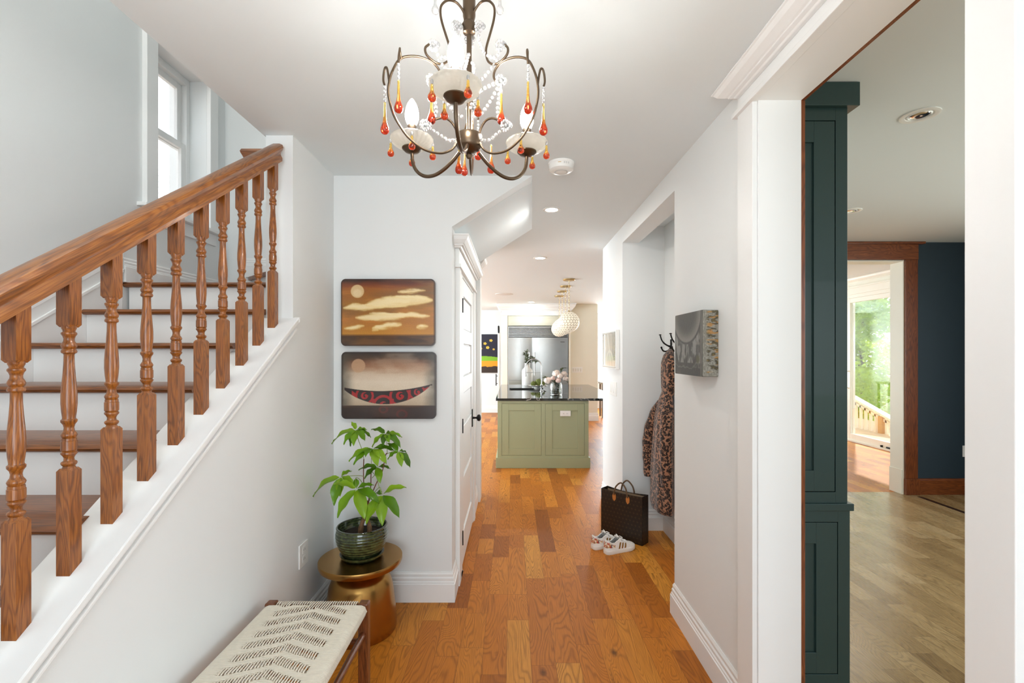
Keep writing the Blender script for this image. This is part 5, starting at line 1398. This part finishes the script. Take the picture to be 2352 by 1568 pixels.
# dish with artichokes
DY = 7.95
dx = P2(1234, 880, DY)[0]
ds = thing('dish', (dx, DY, .915), 'shallow white footed dish of green artichokes on the island', 'dish')
MB().lathe([(.02, .915), (.05, .915), (.055, .92), (.04, .93), (.07, .94), (.13, .952), (.158, .966), (.160, .970), (.154, .970), (.12, .958), (.02, .946)], (dx, DY, 0), 48).build('bowl', plain('white_stoneware', srgb(222, 220, 212), .35, var=.02), ds, smooth=40)
art = plain('artichoke_green', srgb(128, 138, 66), .6, var=.25, vs=14)
def artichoke(x, y, z, r, label):
    o = thing('artichoke', (x, y, z), label, 'artichoke', 'artichokes in the white dish')
    b = MB(); b.ball((x, y, z + r), r * .86, 14, 1.05); rg = random.Random(int(x * 999))
    for lay_ in range(6):
        n_ = 9; el = -0.7 + lay_ * .36
        for k in range(n_):
            a = 6.283 * (k + .5 * (lay_ % 2)) / n_; c_ = Vector((math.cos(a) * math.cos(el), math.sin(a) * math.cos(el), math.sin(el)))
            p0 = Vector((x, y, z + r)) + c_ * r * .80; up_ = Vector((0, 0, 1)); d = (up_ - c_ * up_.dot(c_)).normalized()
            leaf(b, p0 - d * r * .1, p0 + d * r * .55 + c_ * r * .22, r * .24, c_)
    b.build('head', art, o, smooth=60)
    MB().cyl((x, y, z + .002), (x - .02, y - .01, z + .014), .008, 8).build('stalk', art, o)
artichoke(dx + .025, DY, .950, .058, 'large round artichoke on top in the white dish')
artichoke(dx - .065, DY - .02, .950, .040, 'smaller artichoke at the rim, near the white vase')
artichoke(dx + .09, DY + .03, .952, .036, 'small artichoke at the rim, beside the peony vase')

# peonies
GY = 6.75
gx = P2(1277, 880, GY)[0]
jr = thing('glass_vase', (gx, GY, .915), 'clear glass vase holding the cut peony stems on the island', 'vase')
MB().lathe([(.02, .915), (.074, .915), (.082, .92), (.085, .94), (.085, 1.04), (.075, 1.07), (.072, 1.085), (.070, 1.085), (.073, 1.065), (.080, 1.035), (.080, .94), (.07, .925), (.02, .925)], (gx, GY, 0), 40).build('glass', glassy('vase_glass', (.97, 1, .98), 0, 1.45), jr, smooth=40)
bq = thing('cut_greenery', (gx, GY, .93), 'green stems and leaves of the cut peonies inside the glass vase', 'flowers')
b = MB(); lf_ = MB(); dg = plain('dark_green_stem', srgb(64, 72, 36), .6, var=.2)
for k in range(14):
    a = rr.uniform(0, 6.28); q = rr.uniform(.01, .05)
    b.tube([(gx + q * math.cos(a), GY + q * math.sin(a), .93), (gx - q * .5 * math.cos(a), GY - q * .5 * math.sin(a), 1.07), (gx - q * 1.8 * math.cos(a), GY - q * 1.8 * math.sin(a), 1.14)], .0035, 6)
for k in range(34):
    a = rr.uniform(0, 6.28); z_ = rr.uniform(.96, 1.14); q = rr.uniform(0, .045); s0 = Vector((gx + q * math.cos(a), GY + q * math.sin(a), z_))
    leaf(lf_, s0, s0 + Vector((math.cos(a), math.sin(a), rr.uniform(-.3, .9))) * rr.uniform(.02, .03 if z_ < 1.08 else .07), .009)
for px, py, qx, qy in ((1262, 872, 1243, 862), (1262, 870, 1238, 868), (1294, 872, 1305, 879), (1286, 850, 1303, 844), (1288, 855, 1296, 843)):
    s0 = Vector(P2(px, py, GY)); e0 = Vector(P2(qx, qy, GY)); leaf(lf_, s0, e0, .008); leaf(lf_, s0, (s0 + e0) / 2 + Vector((0, .03, .02)), .010)
b.build('stalks', dg, bq, smooth=60); tag(lf_.build('leaves', dg, bq, smooth=80), kind='stuff')
pet = plain('blush_petal', srgb(238, 220, 208), .6, var=.04, vs=20)
pet2 = plain('pink_petal', srgb(232, 200, 190), .6, var=.04, vs=20)
def peony(c, r, name_, label, mt, seed):
    o = thing('peony', tuple(c), label, 'flower', 'blush peonies in the glass vase'); rg = random.Random(seed); b = MB()
    b.ball(c, r * .42, 14)
    for lay_ in range(5):
        n_ = 6 + lay_; rad_ = r * (.55 + .12 * lay_)
        for k in range(n_):
            a = 6.283 * k / n_ + lay_ * .7 + rg.uniform(-.15, .15); el = 1.1 - lay_ * .38
            d = Vector((math.cos(a) * math.cos(el), math.sin(a) * math.cos(el), math.sin(el)))
            cc = Vector(c) + d * rad_ * .92; d = (d + Vector((rg.uniform(-.3, .3), rg.uniform(-.3, .3), rg.uniform(-.1, .5)))).normalized(); t1 = d.orthogonal().normalized(); t2 = d.cross(t1); v = []; f = []; G = 6
            for i in range(G + 1):
                for j in range(G + 1):
                    u_, w2 = (i / G - .5) * 2, (j / G - .5) * 2; q = math.hypot(u_, w2)
                    if q > 1: u_, w2 = u_ / q, w2 / q
                    v.append(cc + (t1 * u_ + t2 * w2) * r * .46 - d * (u_ * u_ + w2 * w2) * r * .16 + d * rg.uniform(-.03, .03) * r)
            for i in range(G):
                for j in range(G): q = i * (G + 1) + j; f.append((q, q + 1, q + G + 2, q + G + 1))
            b.add(v, f)
    b.build('petals', mt, o, smooth=80)
    return o
for i, (px, py, dy, r, mt, lb) in enumerate((
        (1278, 856, .02, .062, pet, 'largest blush peony at the top of the bouquet'), (1258, 872, -.02, .060, pet, 'blush peony at the bouquet edge, beside the dish of artichokes'),
        (1269, 867, -.07, .036, pet2, 'tight pink peony bud low in the middle of the bouquet'), (1281, 872, -.08, .044, pet2, 'open pink peony just over the vase mouth'),
        (1286, 862, -.03, .048, pet, 'round cream peony between the top bloom and the outer ones'), (1296, 858, .04, .050, pet, 'pale peony at the bouquet edge, towards the cream wall'), (1300, 869, .02, .046, pet, 'pale peony hanging lowest towards the cream wall'))):
    q = Vector(P2(px, py, GY)) + Vector((0, dy, 0)); peony(q, r, 'peony', lb, mt, i)

# ================================================================== PENDANTS
m, nt, p = newmat('honeycomb_shell'); n = NT(nt)
x = n.xyz(n.obj())
# spherical hex pattern from the object's own coordinates
lon = n.m('ARCTAN2', x[1], x[0]); zz_ = n.m('DIVIDE', x[2], .15)
lat = n.m('ARCSINE', n.m('MAXIMUM', -1.0, n.m('MINIMUM', 1.0, zz_)))
hs = 3.4
ux = n.m('MULTIPLY', n.m('MULTIPLY', lon, n.m('MAXIMUM', .35, n.m('COSINE', lat))), hs); uy = n.m('MULTIPLY', lat, hs)
def hexd(ax, ay):
    fx_ = n.m('SUBTRACT', n.m('FRACT', ax), .5); fy_ = n.m('MULTIPLY', n.m('SUBTRACT', n.m('FRACT', n.m('DIVIDE', ay, 1.732)), .5), 1.732)
    afx, afy = n.m('ABSOLUTE', fx_), n.m('ABSOLUTE', fy_)
    return n.m('MAXIMUM', afx, n.m('ADD', n.m('MULTIPLY', afx, .5), n.m('MULTIPLY', afy, .866)))
hx_ = n.m('MINIMUM', hexd(ux, uy), hexd(n.m('ADD', ux, .5), n.m('ADD', uy, .866)))
line = n.ramp(hx_, [(.435, (0, 0, 0)), (.455, (1, 1, 1))])
n.put(p.inputs['Base Color'], n.mix(line, srgb(206, 198, 176), srgb(110, 84, 48)))
n.put(p.inputs['Emission Color'], n.mix(line, (1, .93, .78), (.25, .16, .07))); p.inputs['Emission Strength'].default_value = .3
p.inputs['Roughness'].default_value = .3
hexm = m
def pendant(x_, y_, label):
    o = thing('pendant_lamp', (x_, y_, 1.963), label, 'pendant lamp', 'honeycomb pendants over the island')
    MB().lathe([(.001, CZ), (.09, CZ), (.09, CZ - .014), (.084, CZ - .02), (.001, CZ - .021)], (x_, y_, 0), 36).build('canopy', M['gold'], o, smooth=40)
    b = MB(); z_ = CZ - .02; i = 0
    while z_ > 2.12:
        b.tube([(x_ + (.0085 * math.cos(t) if i % 2 else 0), y_ + (0 if i % 2 else .0085 * math.cos(t)), z_ - .021 + .021 * math.sin(t)) for t in np.linspace(0, 6.283, 11)[:-1]], .0022, 5, True); z_ -= .036; i += 1
    b.build('chain', M['gold'], o, smooth=60)
    g = MB().lathe([(.15 * math.sin(math.pi * i / 30) + 1e-4, -.15 * math.cos(math.pi * i / 30)) for i in range(31)], (0, 0, 0), 56, False).build('shade', hexm, o, local=True, smooth=80)
    MB().lathe([(.001, 2.125), (.018, 2.125), (.022, 2.112), (.035, 2.104), (.001, 2.104)], (x_, y_, 0), 20).build('cap', M['gold'], o, smooth=40)
    return o
p1 = pendant(.8225, 6.95, 'honeycomb globe pendant over the island, the one nearest the hall')
for xx, yy, lb in ((.850, 7.66, 'second honeycomb globe pendant counted from the hall'), (.860, 8.29, 'third honeycomb globe pendant counted from the hall'), (.879, 8.99, 'honeycomb globe pendant hanging closest to the refrigerator')):
    dup(p1, (xx, yy, 1.963), lb)

# ================================================================== REFRIGERATOR WALL
RY = 10.45
fr_ = thing('refrigerator', (.58, RY + .3, 0), 'wide stainless steel two-door refrigerator with a slatted top grille', 'refrigerator')
x0, x1, xm = -.105, 1.215, .42
MB().box(x0, x1, RY + .02, RY + .60, 0, 2.085).build('case', M['steel'], fr_)
for a, b in ((x0 + .004, xm - .004), (xm + .004, x1 - .004)):
    N = 24; v = []; f = []
    for i in range(N + 1):
        for j in range(2):
            t = i / N; v.append((a + (b - a) * t, RY - .028 - .012 * math.sin(math.pi * t), (.92, 1.845)[j]))
    for i in range(N + 1):
        for j in range(2): v.append((a + (b - a) * i / N, RY + .02, (.92, 1.845)[j]))
    o_ = 2 * (N + 1); f = [(2 * i, 2 * i + 2, 2 * i + 3, 2 * i + 1) for i in range(N)] + [(o_ + 2 * i, o_ + 2 * i + 1, o_ + 2 * i + 3, o_ + 2 * i + 2) for i in range(N)]
    f += [(2 * i + 1, 2 * i + 3, o_ + 2 * i + 3, o_ + 2 * i + 1) for i in range(N)] + [(2 * i, o_ + 2 * i, o_ + 2 * i + 2, 2 * i + 2) for i in range(N)] + [(0, 1, o_ + 1, o_), (2 * N, o_ + 2 * N, o_ + 2 * N + 1, 2 * N + 1)]
    d_ = MB().add(v, f).build('door', M['steel'], fr_, smooth=50)
    hx_ = xm - .055 if a < .1 else xm + .055
    hb = MB().cyl((hx_, RY - .085, 1.02), (hx_, RY - .085, 1.52), .013, 14)
    for z in (1.08, 1.46): hb.cyl((hx_, RY - .085, z), (hx_, RY - .03, z), .009, 10)
    hb.build('door_handle', M['steel'], d_, smooth=50)
MB().box(x0 + .004, x1 - .004, RY - .03, RY + .02, .10, .905).build('freezer_drawer', M['steel'], fr_, bevel=.004)
g = MB()
for i in range(7):
    z = 1.866 + i * .031; g.box(x0 + .012, x1 - .012, RY - .034, RY - .006, z, z + .016)
for i in range(0):
    z = 0; g.add([(x0 + .01, RY - .03, z), (x1 - .01, RY - .03, z), (x1 - .01, RY - .004, z + .018), (x0 + .01, RY - .004, z + .018), (x0 + .01, RY - .03, z + .006), (x1 - .01, RY - .03, z + .006), (x1 - .01, RY - .004, z + .024), (x0 + .01, RY - .004, z + .024)],
        [(0, 3, 2, 1), (4, 5, 6, 7), (0, 1, 5, 4), (1, 2, 6, 5), (2, 3, 7, 6), (3, 0, 4, 7)])
g.build('grille_slats', M['steel'], fr_)
MB().box(x0, x1, RY - .002, RY + .02, 1.850, 2.085).build('grille_recess', M['dark'], fr_)
MB().box(x0, x0 + .012, RY - .035, RY, 1.85, 2.075).box(x1 - .012, x1, RY - .035, RY, 1.85, 2.075).box(x0, x1, RY - .035, RY, 2.075, 2.088).build('grille_frame', M['steel'], fr_)
MB().box(1.045, 1.135, RY - .0425, RY - .036, 1.742, 1.754).build('maker_plate', plain('dark_plate', srgb(70, 66, 60), .4), fr_)

cb = thing('refrigerator_cabinet', (.55, RY + .3, 0), 'pale sage built-in cabinet with white crown surrounding the refrigerator', 'cabinet')
MB().box(-.249, -.115, RY - .02, RY + .65, 0, 2.33).build('side_panel', M['cream'], cb, bevel=.003); MB().box(1.225, 1.270, RY - .02, RY + .65, 0, 2.33).build('side_panel', M['cream'], cb, bevel=.003)
MB().box(-.115, 1.225, RY - .01, RY + .65, 2.10, 2.33).build('upper_box', M['grey'], cb)
MB().box(-.10, 1.21, RY - .032, RY - .010, 2.115, 2.315).build('upper_door', M['grey'], cb, bevel=.002)
MB().box(-.05, 1.16, RY - .0325, RY - .0315, 2.155, 2.158).box(-.05, 1.16, RY - .0325, RY - .0315, 2.272, 2.275).build('upper_groove', plain('soft_groove', srgb(150, 150, 136), .6), cb)
MB().box(-.249, 1.272, RY - .03, RY + .09, 2.33, 2.46).molding(crown_profile(.11, .15, 2.586), [(-.249, RY + .65), (-.249, RY - .03), (1.272, RY - .03), (1.272, RY + .09)], 1).box(-.249, 1.268, RY - .03, RY + .65, 2.46, 2.586).build('crown', M['trim'], cb)
# tall white leaf with black fittings beside the cabinet
sl = thing('sliding_door', (-.285, 9.6, 0), 'edge of a white sliding door with black roller and pull beside the refrigerator cabinet', 'door')
MB().box(-.300, -.262, 9.35, 9.95, .01, 1.93).build('leaf', M['white'], sl, bevel=.003)
MB().tube([(-.281, 9.36, 1.90), (-.281, 9.345, 1.98), (-.281, 9.36, 2.03), (-.281, 9.42, 2.03), (-.281, 9.44, 1.90)], .018, 10).build('roller_hanger', M['black'], sl, smooth=50)
MB().cyl((-.332, 9.42, .86), (-.332, 9.42, 1.09), .010, 10).cyl((-.332, 9.42, .90), (-.300, 9.42, .90), .007, 8).cyl((-.332, 9.42, 1.05), (-.300, 9.42, 1.05), .007, 8).build('pull_handle', M['black'], sl, smooth=50)
# four-gang plate on the cream wall beside the refrigerator
sw_ = thing('light_switch', (1.43, 10.55, 1.05), 'white four-gang plate on the cream wall beside the refrigerator', 'light switch')
MB().box(1.31, 1.545, 10.543, 10.549, 1.07, 1.19).build('cover_plate', M['white'], sw_, bevel=.002)
for i in range(4): MB().box(1.325 + i * .055, 1.357 + i * .055, 10.538, 10.544, 1.095, 1.165).build('rocker', plain('switch_face', srgb(222, 220, 210), .4), sw_, bevel=.001)

# flower painting on the far kitchen wall
def paint_flowers(h=120, w=100):
    X, Y = np.meshgrid(np.linspace(0, 1, w), np.linspace(0, 1, h)); n1 = fbm(h, w, 3, 8)
    img = np.ones((h, w, 3)) * np.array((22, 24, 44)) / 255
    for fx_, fy_, s in ((.80, .16, 1), (.45, .10, .9), (.62, .24, 1), (.70, .345, 1.05), (.50, .37, .8), (.88, .39, .7), (.2, .3, 1), (.3, .15, .8)):
        dx_, dy_ = (X - fx_), (Y - fy_) * 1.45; d = np.hypot(dx_, dy_); a = np.arctan2(dy_, dx_)
        img = lay(img, sst(.004, -.004, d - .046 * s * (1 + .14 * np.cos(5 * a))), (226, 190, 72)); img = lay(img, sst(.004, -.004, d - .018 * s), (190, 140, 20))
    img = lay(img, Y > .57 + .03 * (X - .6) ** 2 * 6, (118, 172, 34)); img = lay(img, (Y > .69), (228, 150, 24)); img = lay(img, Y > .84 + (n1 - .5) * .05, (48, 34, 26))
    return img
panel('painting', paint_flowers(), (-1.22, 11.962, 1.01), (1, 0, 0), (0, 0, 1), .835, .965, .035, attr_mat('matt_painting', .6), 'dark blue painting of yellow flowers over green and orange bands', 'painting', rad=.002, edge=(30, 26, 30))
# small red and black canister on the far console
cn_ = thing('console', (2.45, 11.2, 0), 'low pale console half hidden behind the countertop edge', 'console')
MB().box(2.05, 2.9, 11.0, 11.4, .78, .82).build('top', plain('grey_wood', srgb(150, 140, 128), .5), cn_)
for x_ in (2.07, 2.84):
    for y_ in (11.02, 11.34): MB().box(x_, x_ + .04, y_, y_ + .04, 0, .78).build('leg', plain('grey_leg', srgb(120, 110, 100), .5), cn_)

# ================================================================== DINING ROOM CABINET
cbt = thing('tall_cabinet', (1.29, 2.37, 0), 'tall dark teal built-in cabinet just inside the dining room', 'cabinet')
cx0, cx1, cy0, cy1 = 1.115, 1.4700, 2.085, 2.46
MB().box(cx0, cx1, cy0 + .022, cy1, .845, 2.60).build('upper_case', M['teal'], cbt)
MB().box(cx0, cx1 + .008, cy0 + .012, cy1, 0, .822).build('lower_case', M['teal'], cbt)
MB().box(cx0, cx1 + .022, cy0 - .012, cy1, .818, .850).build('ledge', M['teal'], cbt, bevel=.003)
MB().box(cx0, cx1 + .040, cy0 - .022, cy1, 2.586, 2.6885).build('crown_board', M['teal'], cbt, bevel=.002)
ff = MB()
def faceframe(y, xa, xb, za, zb, st_, tp, bt):
    m_ = MB(); m_.box(xa, xa + st_, y, y + .022, za, zb); m_.box(xb - st_, xb, y, y + .022, za, zb); m_.box(xa + st_, xb - st_, y, y + .022, zb - tp, zb); m_.box(xa + st_, xb - st_, y, y + .022, za, za + bt); return m_
faceframe(cy0, cx0, cx1, .850, 2.586, .052, .055, .048).build('face_frame', M['teal'], cbt, bevel=.001)
faceframe(cy0 - .004, cx0, cx1 + .008, 0, .818, .052, .050, .10).build('face_frame', M['teal'], cbt, bevel=.001)
def shaker2(x0, x1, z0, z1, y, fw):
    o = MB().box(x0, x0 + fw, y, y + .016, z0, z1).box(x1 - fw, x1, y, y + .016, z0, z1).box(x0 + fw, x1 - fw, y, y + .016, z0, z0 + fw).box(x0 + fw, x1 - fw, y, y + .016, z1 - fw, z1).build('door', M['teal'], cbt, bevel=.0015)
    MB().box(x0 + fw, x1 - fw, y + .010, y + .018, z0 + fw, z1 - fw).build('recessed_panel', M['teal'], o)
shaker2(cx0 + .055, cx1 - .055, .901, 2.528, cy0 + .001, .092)
shaker2(cx0 + .055, cx1 - .047, .103, .765, cy0 - .003, .092)
MB().box(cx0 + .05, cx1 - .05, cy0 + .018, cy0 + .024, .89, 2.54).box(cx0 + .05, cx1 - .045, cy0 + .014, cy0 + .018, .09, .78).build('shadow_gap', M['dark'], cbt)

# ================================================================== OUTSIDE
gm = plain('pale_patio', srgb(214, 208, 196), .9, var=.1, vs=2)
struct('ground', box(6.0, 40, -20, 40, -.75, -.65), plain('lawn', srgb(120, 140, 80), .95, var=.3, vs=3))
struct('deck', box(5.99, 8.3, 5.5, 11.5, -.30, -.06), plain('sunlit_deck_boards', srgb(196, 172, 136), .8, var=.1))
struct('ground_side', box(-40, -2.6, -20, 20, -.75, -.65), gm)
nb = tag(MB().box(-9.2, -8.4, -3, 12, -.65, 6).build('neighbour_house', plain('white_siding', srgb(225, 226, 226), .7), None), 'white clapboard house wall seen through the stair window', 'house')
sd_ = MB()
for i in range(48): sd_.add([(-8.40, -3, -.5 + i * .135), (-8.40, 12, -.5 + i * .135), (-8.38, 12, -.5 + i * .135), (-8.38, -3, -.5 + i * .135), (-8.40, -3, -.37 + i * .135), (-8.40, 12, -.37 + i * .135)], [(0, 3, 2, 1), (3, 2, 5, 4), (0, 4, 3), (1, 2, 5)])
sd_.build('siding_boards', plain('white_siding_boards', srgb(228, 229, 230), .7), nb)
# stair railing of the deck
dk = thing('deck_railing', (7.35, 9.6, -.06), 'sunlit pale wooden deck railing sloping down outside the garden door', 'railing')
wd_ = plain('pale_painted_wood', srgb(236, 228, 208), .6); wd2 = plain('golden_cedar', srgb(196, 150, 88), .6)
def rz_(y): return .577 + (y - 9.97) * (.277 / .87)
dk_t = MB(); 
for dz, w__, h__ in ((0, .07, .045), (-.10, .02, .05)):
    v = []
    for y in (8.75, 10.9):
        for x_, z_ in ((7.2 - w__, -h__), (7.2 + w__, -h__), (7.2 + w__, 0), (7.2 - w__, 0)): v.append((x_, y, rz_(y) + dz + z_))
    dk_t.add(v, [(0, 1, 2, 3), (7, 6, 5, 4), (0, 4, 5, 1), (1, 5, 6, 2), (2, 6, 7, 3), (3, 7, 4, 0)])
dk_t.build('top_rail', wd_, dk)
for i in range(15):
    y = 8.85 + i * .135
    MB().box(7.18, 7.22, y, y + .04, -.06, rz_(y) - .05).build('baluster', wd_, dk)
MB().box(7.15, 7.25, 9.20, 9.30, -.06, rz_(9.2) - .06).build('post', wd2, dk)
# trees
lm, nt, p = newmat('sunlit_foliage'); n = NT(nt)
c_ = n.noise(n.obj(), .9, 3); c2 = n.noise(n.obj(), 9, 2)
n.put(p.inputs['Base Color'], n.ramp(n.m('ADD', n.m('MULTIPLY', c_, .6), n.m('MULTIPLY', c2, .4)), [(.3, srgb(86, 124, 30)), (.5, srgb(140, 176, 56)), (.7, srgb(190, 212, 96))])); p.inputs['Roughness'].default_value = .6
tr_ = n.node('ShaderNodeBsdfTranslucent'); tr_.inputs[0].default_value = (*srgb(190, 214, 90), 1); mx = n.node('ShaderNodeMixShader'); mx.inputs[0].default_value = .5
nt.links.new(p.outputs[0], mx.inputs[1]); nt.links.new(tr_.outputs[0], mx.inputs[2]); nt.links.new(mx.outputs[0], nt.nodes['Material Output'].inputs[0])
tbark = plain('tree_bark', srgb(92, 84, 56), .9, var=.3)
def tree(x, y, blobs, label, n_leaf, seed, size=.11):
    o = thing('tree', (x, y, -.65), label, 'tree', 'trees in the garden'); rg = random.Random(seed)
    b = MB().tube([(x, y, -.65), (x + .1, y, 1.0), (x, y + .1, 2.4), (x + .1, y, 3.6)], [.07, .055, .04, .02], 10)
    for bx, by, bz, r in blobs: b.tube([(x, y, min(bz, 2.0) * .6), ((x + bx) / 2, (y + by) / 2, (bz) * .85), (bx, by, bz)], [.05, .03, .012], 6)
    b.build('trunk', tbark, o, smooth=60)
    v = []; f = []
    for k in range(n_leaf):
        bx, by, bz, r = rg.choice(blobs); d = Vector((rg.gauss(0, 1), rg.gauss(0, 1), rg.gauss(0, 1))).normalized() * r * rg.uniform(.45, 1.0) ** .6
        c = Vector((bx, by, bz)) + d; a = Vector((rg.gauss(0, 1), rg.gauss(0, 1), rg.gauss(0, .6))).normalized(); s_ = a.orthogonal().normalized(); s_ = (s_ * math.cos(k) + a.cross(s_) * math.sin(k))
        L = size * rg.uniform(.6, 1.2); i0 = len(v)
        v += [c - a * L, c + s_ * L * .45, c + a * L, c - s_ * L * .45]; f.append((i0, i0 + 1, i0 + 2, i0 + 3))
    m_ = MB(); m_.add(v, f); q = m_.build('foliage', lm, o)
tree(10.0, 15.1, [(10.0, 13.2, 2.9, .9), (10.6, 14.2, 3.3, 1.0), (9.6, 13.6, 3.6, .8), (9.4, 12.6, 2.4, .6)], 'light green garden tree with its crown high in the garden door', 3600, 1, .09)
tree(10.9, 14.9, [(10.6, 14.6, .9, 1.0), (11.3, 15.2, 1.3, .9), (9.9, 14.0, .5, .8), (10.4, 15.2, 1.8, .7)], 'bushy bright green tree filling the lower part of the garden door', 5200, 2, .09)
tree(10.9, 17.0, [(10.6, 16.6, 2.6, 1.1), (11.2, 17.6, 1.2, 1.2), (10.2, 16.0, 1.2, .8), (11.0, 17.2, 3.8, 1.0)], 'light green tree standing behind the others in the garden', 4200, 5, .10)
tree(13.0, 19.5, [(12.6, 19.2, 2.0, 1.5), (13.8, 20.2, 3.4, 1.6), (12.2, 18.6, 4.4, 1.2)], 'paler green tree farther back in the garden', 3600, 3, .16)
tree(8.9, 12.6, [(8.8, 12.2, .1, .6), (9.3, 12.6, .45, .6), (8.6, 12.9, .3, .5)], 'low dark shrub just beyond the deck railing', 3000, 4, .06)
